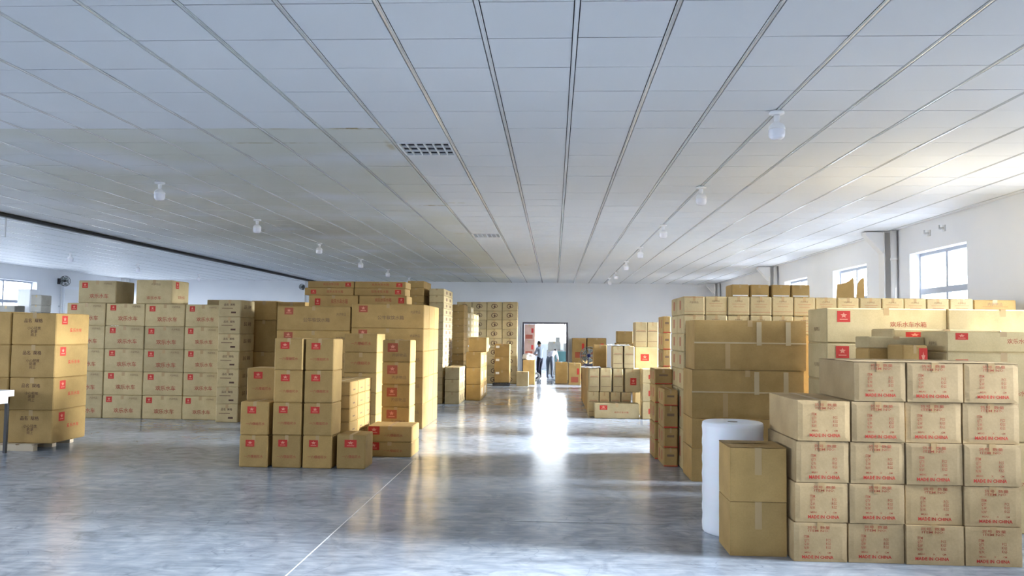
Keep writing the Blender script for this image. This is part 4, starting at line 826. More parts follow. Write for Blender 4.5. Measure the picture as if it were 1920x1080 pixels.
-2.911|28.9|1.2541|0.514|0.6|0.3289|round|B|1|1|carton with round logo, fourth up of second round-logo column|cartons with dark round logo by the back wall
-2.911|28.9|1.583|0.514|0.6|0.3293|round|B|1|1|carton with round logo, fifth up of second round-logo column|cartons with dark round logo by the back wall
-2.911|28.9|1.9123|0.514|0.6|0.3204|round|B|1|1|carton with round logo, sixth up of second round-logo column|cartons with dark round logo by the back wall
-2.911|28.9|2.2327|0.514|0.6|0.3207|round|B|1|1|carton with round logo, seventh up of second round-logo column|cartons with dark round logo by the back wall
-2.911|28.9|2.5534|0.514|0.6|0.3211|round|B|1|1|carton with round logo, topmost of second round-logo column|cartons with dark round logo by the back wall
-2.381|28.9|0.0|0.532|0.6|0.287|round|B|1|1|carton with round logo, bottom of third round-logo column|cartons with dark round logo by the back wall
-2.381|28.9|0.287|0.532|0.6|0.3274|round|B|1|1|carton with round logo, second up of third round-logo column|cartons with dark round logo by the back wall
-2.381|28.9|0.6144|0.532|0.6|0.3278|round|B|1|1|carton with round logo, third up of third round-logo column|cartons with dark round logo by the back wall
-2.381|28.9|0.9422|0.532|0.6|0.3189|round|B|1|1|carton with round logo, fourth up of third round-logo column|cartons with dark round logo by the back wall
-2.381|28.9|1.2611|0.532|0.6|0.3286|round|B|1|1|carton with round logo, fifth up of third round-logo column|cartons with dark round logo by the back wall
-2.381|28.9|1.5897|0.532|0.6|0.329|round|B|1|1|carton with round logo, sixth up of third round-logo column|cartons with dark round logo by the back wall
-2.381|28.9|1.9187|0.532|0.6|0.32|round|B|1|1|carton with round logo, seventh up of third round-logo column|cartons with dark round logo by the back wall
-2.381|28.9|2.2387|0.532|0.6|0.3205|round|B|1|1|carton with round logo, eighth up of third round-logo column|cartons with dark round logo by the back wall
-2.381|28.9|2.5592|0.532|0.6|0.3208|round|B|1|1|carton with round logo, topmost of third round-logo column|cartons with dark round logo by the back wall
-1.833|28.9|0.0|0.531|0.6|0.2951|round|B|1|1|carton with round logo, bottom of fourth round-logo column|cartons with dark round logo by the back wall
-1.833|28.9|0.2951|0.531|0.6|0.3271|round|B|1|1|carton with round logo, second up of fourth round-logo column|cartons with dark round logo by the back wall
-1.833|28.9|0.6222|0.531|0.6|0.3275|round|B|1|1|carton with round logo, third up of fourth round-logo column|cartons with dark round logo by the back wall
-1.833|28.9|0.9497|0.531|0.6|0.3185|round|B|1|1|carton with round logo, fourth up of fourth round-logo column|cartons with dark round logo by the back wall
-1.833|28.9|1.2682|0.531|0.6|0.3283|round|B|1|1|carton with round logo, fifth up of fourth round-logo column|cartons with dark round logo by the back wall
-1.833|28.9|1.5965|0.531|0.6|0.3287|round|B|1|1|carton with round logo, sixth up of fourth round-logo column|cartons with dark round logo by the back wall
-1.833|28.9|1.9252|0.531|0.6|0.3197|round|B|1|1|carton with round logo, seventh up of fourth round-logo column|cartons with dark round logo by the back wall
-1.833|28.9|2.2449|0.531|0.6|0.3201|round|B|1|1|carton with round logo, eighth up of fourth round-logo column|cartons with dark round logo by the back wall
-1.833|28.9|2.565|0.531|0.6|0.3205|round|B|1|1|carton with round logo, topmost of fourth round-logo column|cartons with dark round logo by the back wall
-2.004|27.7|0.11|0.508|0.6|0.4139|label|T|1|1|brown carton with white label, bottom on dolly by back wall|labelled cartons on the low dolly
-2.004|27.7|0.5239|0.508|0.6|0.4485|label|T|1|1|brown carton with white label, second up on dolly by back wall|labelled cartons on the low dolly
-2.004|27.7|0.9724|0.508|0.6|0.4403|label|T|1|1|brown carton with white label, topmost on dolly by back wall|labelled cartons on the low dolly
-1.262|27.75|0.0|0.408|0.4|0.4868|plain|B|1|1|small open carton left of the back door|cartons by the back door
-1.08|28.6|0.0|0.421|0.55|0.8565|plain|T|1|1|taller carton beside the left door jamb|cartons by the back door
0.052|29.6|0.0|0.443|0.5|0.7633|plain|T|1|1|brown carton at right of the back door|cartons by the back door
0.516|28.8|0.0|0.421|0.6|0.7606|redband|T|1|1|dark carton with red print right of back door|cartons by the back door
0.687|31.0|0.0|0.514|0.7|0.7835|redband|T|1|1|dark brown carton, bottom of left pair against back wall|dark cartons against the back wall
0.687|31.0|0.7835|0.514|0.7|0.8408|redband|T|1|1|dark brown carton, topmost of left pair against back wall|dark cartons against the back wall
1.247|31.0|0.0|0.713|0.7|0.7926|redband|T|1|1|dark brown carton, bottom of right pair against back wall|dark cartons against the back wall
1.247|31.0|0.7926|0.713|0.7|0.8399|redband|T|1|1|dark brown carton, topmost of right pair against back wall|dark cartons against the back wall
2.059|27.0|1.5089|0.514|0.6|0.3832|plain|T|1|1|lone brown carton high on the far pile|dark cartons against the back wall
2.022|26.98|0|0.607|0.66|1.5089|plain|T|1|1|tall carton under the lone far carton|dark cartons against the back wall
0.873|17.62|0.0|0.947|0.33|0.3233|emblemlong|B|1|1|long pale carton with red emblem on the floor|pale cartons in the middle-right cluster
0.754|18.0|0|0.225|0.5|0.5362|lines|B|1|1|short carton, first behind the long pale carton|pale cartons in the middle-right cluster
0.996|18.0|0|0.219|0.5|0.5362|lines|B|1|1|short carton, second behind the long pale carton|pale cartons in the middle-right cluster
1.233|18.0|0|0.219|0.5|0.5362|lines|B|1|1|short carton, third behind the long pale carton|pale cartons in the middle-right cluster
1.469|18.0|0|0.207|0.5|0.5362|lines|B|1|1|short carton, fourth behind the long pale carton|pale cartons in the middle-right cluster
0.768|18.0|0.5362|0.22|0.5|0.5143|lines|B|1|1|upright pale carton, first in middle-right cluster row|pale cartons in the middle-right cluster
1.011|18.0|0.5362|0.243|0.5|0.5143|lines|B|1|1|upright pale carton, second in middle-right cluster row|pale cartons in the middle-right cluster
1.289|18.0|0.5362|0.214|0.5|0.5143|lines|B|1|1|upright pale carton, third in middle-right cluster row|pale cartons in the middle-right cluster
1.548|18.02|0.5362|0.328|0.5|0.5143|emblem1|B|1|0|squarish pale carton with red emblem, right end of row|pale cartons in the middle-right cluster
0.768|18.53|0.0|0.399|1.1|0.5252|plain|T|1|1|dark brown carton, lower in first slice of deep cluster row|pale cartons in the middle-right cluster
0.768|18.53|0.5252|0.399|1.1|0.5253|plain|T|1|1|dark brown carton, upper in first slice of deep cluster row|pale cartons in the middle-right cluster
0.768|19.65|0.0|0.399|1.1|0.5252|plain|T|1|1|dark brown carton, lower in second slice of deep cluster row|pale cartons in the middle-right cluster
0.768|19.65|0.5252|0.399|1.1|0.5253|plain|T|1|1|dark brown carton, upper in second slice of deep cluster row|pale cartons in the middle-right cluster
0.768|20.77|0.0|0.399|1.1|0.5252|plain|T|1|1|dark brown carton, lower in third slice of deep cluster row|pale cartons in the middle-right cluster
0.768|20.77|0.5252|0.399|1.1|0.5253|plain|T|1|1|dark brown carton, upper in third slice of deep cluster row|pale cartons in the middle-right cluster
0.768|21.89|0.0|0.399|1.1|0.5252|plain|T|1|1|dark brown carton, lower in last slice of deep cluster row|pale cartons in the middle-right cluster
0.768|21.89|0.5252|0.399|1.1|0.5253|plain|T|1|1|dark brown carton, upper in last slice of deep cluster row|pale cartons in the middle-right cluster
1.28|18.0|1.0505|0.22|0.5|0.4855|lines|B|1|1|upright pale carton, first of upper middle-right row|pale cartons in the middle-right cluster
1.523|18.0|1.0505|0.225|0.5|0.4855|lines|B|1|1|upright pale carton, second of upper middle-right row|pale cartons in the middle-right cluster
0.89|18.5|1.0505|0.292|0.5|0.5012|plain|T|1|1|yellowish carton beside the round fan|pale cartons in the middle-right cluster
1.824|18.6|0|0.512|0.6|0.9957|plain|B|1|1|tall pale carton at floor under emblem carton|pale cartons in the middle-right cluster
1.824|18.6|0.9957|0.512|0.6|0.5138|emblem2|B|0|0|large pale carton with red emblem in middle-right cluster|pale cartons in the middle-right cluster
1.824|18.6|1.5095|0.262|0.55|0.5634|lines|B|1|1|upright carton, left of topmost middle-right pair|pale cartons in the middle-right cluster
2.095|18.6|1.5095|0.241|0.55|0.5634|lines|B|1|1|upright carton, right of topmost middle-right pair|pale cartons in the middle-right cluster
1.884|17.6|0.0|0.359|0.5|0.3762|emblem1|B|1|1|pale carton with red corner, bottom of column behind right tower edge|pale cartons in the middle-right cluster
1.884|17.6|0.3762|0.359|0.5|0.3826|emblem1|B|1|1|pale carton with red corner, second up of column behind right tower edge|pale cartons in the middle-right cluster
1.884|17.6|0.7588|0.359|0.5|0.3044|emblem1|B|1|1|pale carton with red corner, topmost of column behind right tower edge|pale cartons in the middle-right cluster
1.505|11.38|0.0|0.193|0.6|0.2543|labelL|T|1|1|brown carton with red edge, bottom of nearest narrow column at right|cartons with red side labels at the right tower edge
1.505|11.38|0.2543|0.193|0.6|0.2672|labelL|T|1|1|brown carton with red edge, second up of nearest narrow column at right|cartons with red side labels at the right tower edge
1.505|11.38|0.5215|0.193|0.6|0.3042|labelL|T|1|1|brown carton with red edge, third up of nearest narrow column at right|cartons with red side labels at the right tower edge
1.505|11.38|0.8257|0.193|0.6|0.2179|labelL|T|1|1|brown carton with red edge, topmost of nearest narrow column at right|cartons with red side labels at the right tower edge
1.462|12.02|0.0|0.254|0.62|0.2721|labelL|T|1|1|brown carton with red edge, bottom of second narrow column at right|cartons with red side labels at the right tower edge
1.462|12.02|0.2721|0.254|0.62|0.2598|labelL|T|1|1|brown carton with red edge, second up of second narrow column at right|cartons with red side labels at the right tower edge
1.462|12.02|0.5319|0.254|0.62|0.2757|labelL|T|1|1|brown carton with red edge, third up of second narrow column at right|cartons with red side labels at the right tower edge
1.462|12.02|0.8076|0.254|0.62|0.2687|labelL|T|1|1|brown carton with red edge, fourth up of second narrow column at right|cartons with red side labels at the right tower edge
1.462|12.02|1.0763|0.254|0.62|0.2231|labelL|T|1|1|brown carton with red edge, topmost of second narrow column at right|cartons with red side labels at the right tower edge
1.894|14.4|0.0|0.132|0.65|0.619|labelL|T|1|1|brown carton with pale side, bottom of third narrow column at right|cartons with red side labels at the right tower edge
1.894|14.4|0.619|0.132|0.65|0.619|labelL|T|1|1|brown carton with pale side, second up of third narrow column at right|cartons with red side labels at the right tower edge
1.894|14.4|1.238|0.132|0.65|0.2957|labelL|T|1|1|brown carton with pale side, third up of third narrow column at right|cartons with red side labels at the right tower edge
1.894|14.4|1.5337|0.132|0.65|0.2916|labelL|T|1|1|brown carton with pale side, fourth up of third narrow column at right|cartons with red side labels at the right tower edge
1.894|14.4|1.8253|0.132|0.65|0.2924|labelL|T|1|1|brown carton with pale side, topmost of third narrow column at right|cartons with red side labels at the right tower edge
1.722|11.05|0.0|0.283|0.55|0.5351|rowend|B|1|1|pale carton with red side label, bottom in front end column|pale cartons in the long back row
1.722|11.05|0.5351|0.283|0.55|0.5351|rowend|B|1|1|pale carton with red side label, second up in front end column|pale cartons in the long back row
1.722|11.05|1.0702|0.283|0.55|0.2611|rowend|B|1|1|pale carton with red side label, third up in front end column|pale cartons in the long back row
1.722|11.05|1.3313|0.283|0.55|0.2406|rowend|B|1|1|pale carton with red side label, fourth up in front end column|pale cartons in the long back row
1.722|11.05|1.5719|0.283|0.55|0.2447|rowend|B|1|1|pale carton with red side label, fifth up in front end column|pale cartons in the long back row
1.722|11.05|1.8166|0.283|0.55|0.2488|rowend|B|1|1|pale carton with red side label, sixth up in front end column|pale cartons in the long back row
1.722|11.05|2.0654|0.283|0.55|0.2509|rowend|B|1|1|pale carton with red side label, topmost in front end column|pale cartons in the long back row
1.722|11.62|0.0|0.283|0.55|0.5351|rowend|B|1|1|pale carton with red side label, bottom in rear end column|pale cartons in the long back row
1.722|11.62|0.5351|0.283|0.55|0.5351|rowend|B|1|1|pale carton with red side label, second up in rear end column|pale cartons in the long back row
1.722|11.62|1.0702|0.283|0.55|0.2611|rowend|B|1|1|pale carton with red side label, third up in rear end column|pale cartons in the long back row
1.722|11.62|1.3313|0.283|0.55|0.2406|rowend|B|1|1|pale carton with red side label, fourth up in rear end column|pale cartons in the long back row
1.722|11.62|1.5719|0.283|0.55|0.2447|rowend|B|1|1|pale carton with red side label, fifth up in rear end column|pale cartons in the long back row
1.722|11.62|1.8166|0.283|0.55|0.2488|rowend|B|1|1|pale carton with red side label, sixth up in rear end column|pale cartons in the long back row
1.722|11.62|2.0654|0.283|0.55|0.2509|rowend|B|1|1|pale carton with red side label, topmost in rear end column|pale cartons in the long back row
2.011|11.05|2.0654|0.289|0.55|0.2509|row|B|1|1|pale carton, second along top of long back row|pale cartons in the long back row
2.011|11.05|1.8166|0.289|0.55|0.2488|row|B|1|1|pale carton, second along lower layer of back row|pale cartons in the long back row
2.306|11.05|2.0654|0.289|0.55|0.2509|row|B|1|1|pale carton, third along top of long back row|pale cartons in the long back row
2.306|11.05|1.8166|0.289|0.55|0.2488|row|B|1|1|pale carton, third along lower layer of back row|pale cartons in the long back row
2.601|11.05|2.0654|0.284|0.55|0.2509|row|B|1|1|pale carton, fourth along top of long back row|pale cartons in the long back row
2.601|11.05|1.8166|0.284|0.55|0.2488|row|B|1|1|pale carton, fourth along lower layer of back row|pale cartons in the long back row
2.891|11.05|2.0654|0.277|0.55|0.2509|row|B|1|1|pale carton, fifth along top of long back row|pale cartons in the long back row
2.891|11.05|1.8166|0.277|0.55|0.2488|row|B|1|1|pale carton, fifth along lower layer of back row|pale cartons in the long back row
3.174|11.05|2.0654|0.276|0.55|0.2509|row|B|1|1|pale carton, sixth along top of long back row|pale cartons in the long back row
3.174|11.05|1.8166|0.276|0.55|0.2488|row|B|1|1|pale carton, sixth along lower layer of back row|pale cartons in the long back row
3.455|11.05|2.0654|0.282|0.55|0.2509|row|B|1|1|pale carton, seventh along top of long back row|pale cartons in the long back row
3.743|11.05|2.0654|0.281|0.55|0.2509|row|B|1|1|pale carton, eighth along top of long back row|pale cartons in the long back row
4.031|11.05|2.0654|0.28|0.55|0.2509|row|B|1|1|pale carton, ninth along top of long back row|pale cartons in the long back row
4.317|11.05|2.0654|0.283|0.55|0.2509|row|B|1|1|pale carton, tenth along top of long back row|pale cartons in the long back row
4.606|11.05|2.0654|0.286|0.55|0.2509|row|B|1|1|pale carton, eleventh along top of long back row|pale cartons in the long back row
4.898|11.05|2.0654|0.288|0.55|0.2509|row|B|1|1|pale carton, twelfth along top of long back row|pale cartons in the long back row
5.192|11.05|2.0654|0.301|0.55|0.2509|row|B|1|1|pale carton, thirteenth along top of long back row|pale cartons in the long back row
5.499|11.05|2.0654|0.541|0.55|0.2409|row|T|1|1|wide tan carton at wall end of long back row|pale cartons in the long back row
2.015|11.05|0.0|0.87|0.55|0.9083|plain|T|1|1|long carton under back row, bottom of left pair|pale cartons in the long back row
2.015|11.05|0.9083|0.87|0.55|0.9083|plain|T|1|1|long carton under back row, second up of left pair|pale cartons in the long back row
2.889|11.05|0.0|0.56|0.55|0.9083|plain|T|1|1|long carton under back row, bottom of inner pair|pale cartons in the long back row
2.889|11.05|0.9083|0.56|0.55|0.9083|plain|T|1|1|long carton under back row, second up of inner pair|pale cartons in the long back row
3.459|11.05|0.0|0.852|0.55|1.0327|plain|T|1|1|long carton under back row near wall, bottom of first pile|pale cartons in the long back row
3.459|11.05|1.0327|0.852|0.55|1.0327|plain|T|1|1|long carton under back row near wall, second up of first pile|pale cartons in the long back row
4.315|11.05|0.0|1.725|0.55|1.0327|plain|T|1|1|long carton under back row near wall, bottom of last pile|pale cartons in the long back row
4.315|11.05|1.0327|1.725|0.55|1.0327|plain|T|1|1|long carton under back row near wall, second up of last pile|pale cartons in the long back row
2.019|11.65|0.0|1.077|0.6|1.1582|plain|T|1|1|long carton behind back row, bottom of left pile|pale cartons in the long back row
2.019|11.65|1.1582|1.077|0.6|1.1581|plain|T|1|1|long carton behind back row, second up of left pile|pale cartons in the long back row
3.104|11.65|0.0|0.543|0.6|1.1582|plain|T|1|1|long carton behind back row, bottom of middle pile|pale cartons in the long back row
3.104|11.65|1.1582|0.543|0.6|1.1581|plain|T|1|1|long carton behind back row, second up of middle pile|pale cartons in the long back row
3.655|11.65|0.0|0.795|0.6|1.1582|plain|T|1|1|long carton behind back row, bottom of right pile|pale cartons in the long back row
3.655|11.65|1.1582|0.795|0.6|1.1581|plain|T|1|1|long carton behind back row, second up of right pile|pale cartons in the long back row
2.488|11.67|2.3163|0.244|0.4|0.2016|rowtop|T|1|1|small brown carton, first of four atop back row|small cartons atop the back row
2.754|11.67|2.3163|0.258|0.4|0.2016|rowtop|T|1|1|small brown carton, second of four atop back row|small cartons atop the back row
3.05|11.67|2.3163|0.254|0.4|0.2016|rowtop|T|1|1|small brown carton, third of four atop back row|small cartons atop the back row
3.322|11.67|2.3163|0.25|0.4|0.2016|rowtop|T|1|1|small brown carton, last of four atop back row|small cartons atop the back row
1.701|10.28|0|0.937|0.7|0.4058|big|T|1|2|oversized plain carton at floor of right tower|oversized plain cartons of the right tower
1.707|10.3|0.4058|1.37|0.7|0.3646|big|T|1|2|oversized plain carton, second up in right tower|oversized plain cartons of the right tower
1.711|10.3|0.7704|1.367|0.7|0.5988|big2|T|1|2|oversized taped carton, third up in right tower|oversized plain cartons of the right tower
1.74|10.3|1.3692|1.368|0.7|0.6193|big2|T|1|2|oversized dented carton, topmost of right tower|oversized plain cartons of the right tower
3.092|9.5|0|1.338|0.68|0.6537|emblemlong2|B|1|1|long carton with red emblem, bottom beside oversized cartons|long cartons with red emblem behind the near stack
4.438|9.5|0|1.212|0.68|0.6537|textlong|B|1|1|long carton with red lettering, bottom near right wall|long cartons with red emblem behind the near stack
3.092|9.5|0.6537|1.338|0.68|0.6536|emblemlong2|B|1|1|long carton with red emblem, second up beside oversized cartons|long cartons with red emblem behind the near stack
4.438|9.5|0.6537|1.212|0.68|0.6536|textlong|B|1|1|long carton with red lettering, second up near right wall|long cartons with red emblem behind the near stack
3.092|9.5|1.3073|1.338|0.68|0.42|emblemlong2|B|1|1|long carton with red emblem, third up beside oversized cartons|long cartons with red emblem behind the near stack
4.438|9.5|1.3073|1.212|0.68|0.42|textlong|B|1|1|long carton with red lettering, third up near right wall|long cartons with red emblem behind the near stack
3.092|9.5|1.7273|1.338|0.68|0.3995|emblemlong2|B|1|1|long carton with red emblem, topmost beside oversized cartons|long cartons with red emblem behind the near stack
4.438|9.5|1.7273|1.212|0.68|0.3995|textlong|B|1|1|long carton with red lettering, topmost near right wall|long cartons with red emblem behind the near stack
3.533|8.75|0|1.1|0.6|0.8249|plain|B|1|1|large carton at floor under flat emblem carton|low mixed cartons between near stack and long cartons
3.533|8.75|0.8249|1.1|0.6|0.8249|plain|B|1|1|large upper carton under flat emblem carton|low mixed cartons between near stack and long cartons
3.533|8.75|1.6498|1.1|0.6|0.24|emblemlong|B|1|1|flat pale carton with red emblem, behind the low pair|low mixed cartons between near stack and long cartons
3.125|8.35|0|0.545|0.36|1.4898|plain|T|1|1|large carton at floor under the low pale pair|low mixed cartons between near stack and long cartons
3.125|8.35|1.4898|0.545|0.36|0.2|plain|T|1|1|low tan carton, lower of the pale pair|low mixed cartons between near stack and long cartons
3.125|8.35|1.6898|0.545|0.36|0.1165|plain|B|1|1|low pale carton, upper of the pair with bright top|low mixed cartons between near stack and long cartons
3.291|7.95|0|0.231|0.36|1.3704|plain|T|1|1|tan carton at floor beneath small emblem carton|low mixed cartons between near stack and long cartons
3.291|7.95|1.3704|0.231|0.36|0.36|emblemR|T|1|1|small tan carton with red emblem at right end|low mixed cartons between near stack and long cartons
3.675|7.9|0.0|1.044|0.55|0.8337|emblemlong2|B|1|1|long pale carton with red emblem, bottom behind near stack right end|low mixed cartons between near stack and long cartons
3.675|7.9|0.8337|1.044|0.55|0.8337|emblemlong2|B|1|1|long pale carton with red emblem, second up behind near stack right end|low mixed cartons between near stack and long cartons
3.675|7.9|1.6674|1.044|0.55|0.1968|emblemlong2|B|1|1|long pale carton with red emblem, topmost behind near stack right end|low mixed cartons between near stack and long cartons
1.93|6.77|0|0.424|0.88|0.3113|export|E|1|2|printed export carton, bottom in first column of near stack|export cartons in the near right stack
1.942|6.77|0.3113|0.422|0.88|0.315|export|E|1|2|printed export carton, second up in first column of near stack|export cartons in the near right stack
1.954|6.77|0.6263|0.42|0.88|0.3315|export|E|1|2|printed export carton, third up in first column of near stack|export cartons in the near right stack
1.966|6.77|0.9578|0.418|0.88|0.3248|export|E|1|2|printed export carton, fourth up in first column of near stack|export cartons in the near right stack
2.362|6.77|0|0.439|0.88|0.3113|export|E|1|2|printed export carton, bottom in second column of near stack|export cartons in the near right stack
2.372|6.77|0.3113|0.433|0.88|0.315|export|E|1|2|printed export carton, second up in second column of near stack|export cartons in the near right stack
2.382|6.77|0.6263|0.428|0.88|0.3315|export|E|1|2|printed export carton, third up in second column of near stack|export cartons in the near right stack
2.392|6.77|0.9578|0.422|0.88|0.3248|export|E|1|2|printed export carton, fourth up in second column of near stack|export cartons in the near right stack
2.809|6.77|0|0.449|0.88|0.3113|export|E|1|2|printed export carton, bottom in third column of near stack|export cartons in the near right stack
2.813|6.77|0.3113|0.446|0.88|0.315|export|E|1|2|printed export carton, second up in third column of near stack|export cartons in the near right stack
2.818|6.77|0.6263|0.443|0.88|0.3315|export|E|1|2|printed export carton, third up in third column of near stack|export cartons in the near right stack
2.822|6.77|0.9578|0.44|0.88|0.3248|export|E|1|2|printed export carton, fourth up in third column of near stack|export cartons in the near right stack
3.265|6.77|0|0.439|0.88|0.3113|export|E|1|2|printed export carton, bottom in fourth column of near stack|export cartons in the near right stack
3.267|6.77|0.3113|0.44|0.88|0.315|export|E|1|2|printed export carton, second up in fourth column of near stack|export cartons in the near right stack
3.268|6.77|0.6263|0.442|0.88|0.3315|export|E|1|2|printed export carton, third up in fourth column of near stack|export cartons in the near right stack
3.27|6.77|0.9578|0.443|0.88|0.3248|export|E|1|2|printed export carton, fourth up in fourth column of near stack|export cartons in the near right stack
2.414|6.77|1.2826|0.41|0.88|0.3181|export|E|1|2|printed export carton with bright lid, first of near top row|export cartons in the near right stack
2.833|6.77|1.2826|0.441|0.88|0.3181|export|E|1|2|printed export carton with bright lid, second of near top row|export cartons in the near right stack
3.281|6.77|1.2826|0.425|0.88|0.3181|export|E|1|2|printed export carton with bright lid, third of near top row|export cartons in the near right stack
1.451|6.88|0.0|0.463|0.46|0.4384|blank|T|1|2|plain taped carton, bottom of pair beside the foam roll|blank cartons in front of the foam roll
1.451|6.88|0.4384|0.463|0.46|0.4409|blank|T|1|2|plain taped carton, topmost of pair beside the foam roll|blank cartons in front of the foam roll
-12.866|19.5|0.0|0.278|0.4|0.7216|plain|G|1|1|grey carton, bottom of pile before left window|grey cartons before the left window
-12.866|19.5|0.7216|0.278|0.4|0.7217|plain|G|1|1|grey carton, second up of pile before left window|grey cartons before the left window
-12.866|19.5|1.4433|0.278|0.4|0.7216|plain|G|1|1|grey carton, third up of pile before left window|grey cartons before the left window
-12.866|19.5|2.1649|0.278|0.4|0.1704|plain|G|1|1|grey carton, fourth up of pile before left window|grey cartons before the left window
-12.866|19.5|2.3353|0.278|0.4|0.2492|plain|G|1|1|grey carton, topmost of pile before left window|grey cartons before the left window
-13.612|20.1|0.0|0.329|0.4|2.7546|plain|W|0|1|white foam block before the left window|grey cartons before the left window
-13.721|19.5|0.0|0.456|0.4|2.3209|plain|G|1|1|greenish grey carton at left edge before window|grey cartons before the left window
"""

for line in BOXES.strip().split('\n'):
    q = line.split('|')
    carton(*[float(v) for v in q[:6]], q[6], q[7], int(q[8]), int(q[9]), q[10], q[11])

# ------------------------------------------------------------------ pallet under the left stack, dolly
def pallet(name, x0, x1, y0, y1, h, label, m='pallet_wood'):
    o = empty(name, ((x0+x1)/2, (y0+y1)/2, 0)); tag(o, label, 'pallet'); w_, d_ = x1-x0, y1-y0
    for k in range(6):
        s = MB(); c = -w_/2+w_*(k+.5)/6; s.box(c-w_/15, c+w_/15, -d_/2, d_/2, h-.018, h); s.build('plank', m, o)
    for k in range(3):
        yy = -d_/2+.05+(d_-.1)*k/2; s = MB(); s.box(-w_/2, w_/2, yy-.05, yy+.05, 0, h-.018); s.build('bearer', m, o)
    return o
pallet('wooden_pallet', -8.95, -7.52, 11.6, 12.6, .1, 'pale wooden pallet carrying the stack at far left')
pallet('low_dolly', -2.06, -1.5, 27.65, 28.35, .108, 'dark low dolly under labelled cartons by the back wall', 'dark_steel')

# ------------------------------------------------------------------ foam roll
r = MB(); pr_ = [(.262, 0), (.272, .012), (.275, .04)] + [(.275+.003*math.sin(k*1.7), .04+.04*k) for k in range(1, 24)] + [(.272, .995), (.262, 1.004), (.2, 1.006), (.06, 1.004), (.045, .99)]
r.lathe(pr_, 40)
o = r.build('foam_roll', 'foam_roll', None, (1.655, 7.73, 0), smooth=True)
tag(o, 'white foam wrapping roll standing on end beside the near stack', 'roll')
s = MB(); s.lathe([(.044, .002), (.044, 1.0045)], 20); s.build('core', 'kraft_tan' if 0 else 'kraft_grey', o)
# ------------------------------------------------------------------ fans
def fan(name, loc, rad, rz, label, stand, wall=None, blade='fan_blade', body='black_plastic'):
    """round grille fan; its disc faces local -Y; loc is the disc centre"""
    o = empty(name, loc, rz); tag(o, label, 'fan')
    T_ = Matrix.Rotation(R(90), 4, 'X')
    m = MB(); m.torus((0, 0, 0), rad, rad*.045, 36, 8, T_); m.torus((0, 0, -.10*rad-.05), rad*.98, rad*.04, 36, 8, T_); m.build('fan_ring', body if wall else 'fan_blade', o, smooth=True)
    m = MB()
    for q in (.35, .55, .75): m.torus((0, 0, 0), rad*q, rad*.012, 28, 5, T_)
    for k in range(12):
        a = 2*math.pi*k/12; m.tube((rad*.15*math.cos(a), 0, rad*.15*math.sin(a)), (rad*math.cos(a), 0, rad*math.sin(a)), rad*.012, 5)
    m.build('grille', body if wall else 'galvanised', o)
    for k in range(5):
        b_ = MB(); n_ = 6; a0 = 2*math.pi*k/5
        pts = []
        for q in range(n_+1):
            t = q/n_; rr = rad*(.18+.74*t); wd = .32+.22*t
            pts.append([(rr*math.cos(a0+s*wd), .06+s*.02, rr*math.sin(a0+s*wd)) for s in (-1, 1)])
        for q in range(n_): b_.face([pts[q][0], pts[q+1][0], pts[q+1][1], pts[q][1]]); b_.face([(v[0], v[1]+.004, v[2]) for v in (pts[q][1], pts[q+1][1], pts[q+1][0], pts[q][0])])
        b_.build('blade', blade, o)
    m = MB(); m.lathe([(rad*.1, -.02), (rad*.2, .0), (rad*.2, .05), (rad*.24, .08), (rad*.22, .2), (rad*.1, .24)], 20, M4=Matrix.Rotation(R(-90), 4, 'X')); m.build('hub', 'blue_plastic' if not wall else body, o, smooth=True)
    if stand:
        m = MB(); m.tube((0, .14, -stand+.02), (0, .14, 0), .016); m.lathe([(.14, 0), (.14, .015), (.05, .03), (.02, .05)], 20, (0, .14, -stand)); m.build('stand', 'blue_plastic', o, smooth=True)
    if wall:
        m = MB(); m.tube((0, .16, 0), (0, wall, 0), .02); m.box(-.05, .05, wall-.02, wall, -.1, .1); m.build('wall_bracket', body, o)
    return o
fan('round_fan', (.82, 19.28, 1.283), .205, R(6), 'round grey fan with blue hub on the middle-right cartons', .231)
fan('wall_fan', (-16.62, 27.0, 3.37), .17, R(62), 'black round fan on the left wall beside the window', 0, .4)
fan('wall_fan', (-9.86, 31.5, 3.49), .11, R(10), 'tiny black fan on the far back wall left of tower', 0, .39)
b = MB(); b.tube((-16.94, 27.3, 0), (-16.94, 27.3, 3.42), .022); 
for z in (.6, 1.6, 2.5, 3.3): b.box(-17.0, -16.91, 27.26, 27.34, z, z+.03)
tag(b.build('wall_conduit', 'galvanised'), 'thin grey conduit running down the left wall', 'pipe')
b = MB(); b.box(-17.0, -16.95, 27.46, 28.9, 1.2, 3.23); o = tag(b.build('wall_panel', 'window_frame_paint'), 'pale blue white panel on the left wall past the fan', 'panel')
b = MB(); b.box(-16.95, -16.94, 27.54, 28.82, 2.75, 3.12); b.box(-16.95, -16.94, 27.54, 28.82, 1.3, 2.65); b.build('panel_inset', 'white_paint', o)
b = MB(); b.tube((-9.86, 31.86, 0), (-9.86, 31.86, 3.75), .03); tag(b.build('wall_conduit', 'white_paint'), 'white pipe down the back wall left of centre tower', 'pipe')
for y, z, w_ in ((13.958, 3.546, 'left'), (13.43, 3.56, 'right')):
    b = MB(); b.box(XR-.02, XR, y-.04, y+.04, z-.05, z+.05); b.tube((XR-.02, y, z), (XR-.09, y, z-.01), .018); b.tube((XR-.09, y, z-.012), (XR-.09, y, z+.05), .014)
    tag(b.build('wall_hook', 'galvanised'), f'small metal hook above the near right window, {w_} of two', 'hook', 'hooks on the right wall')

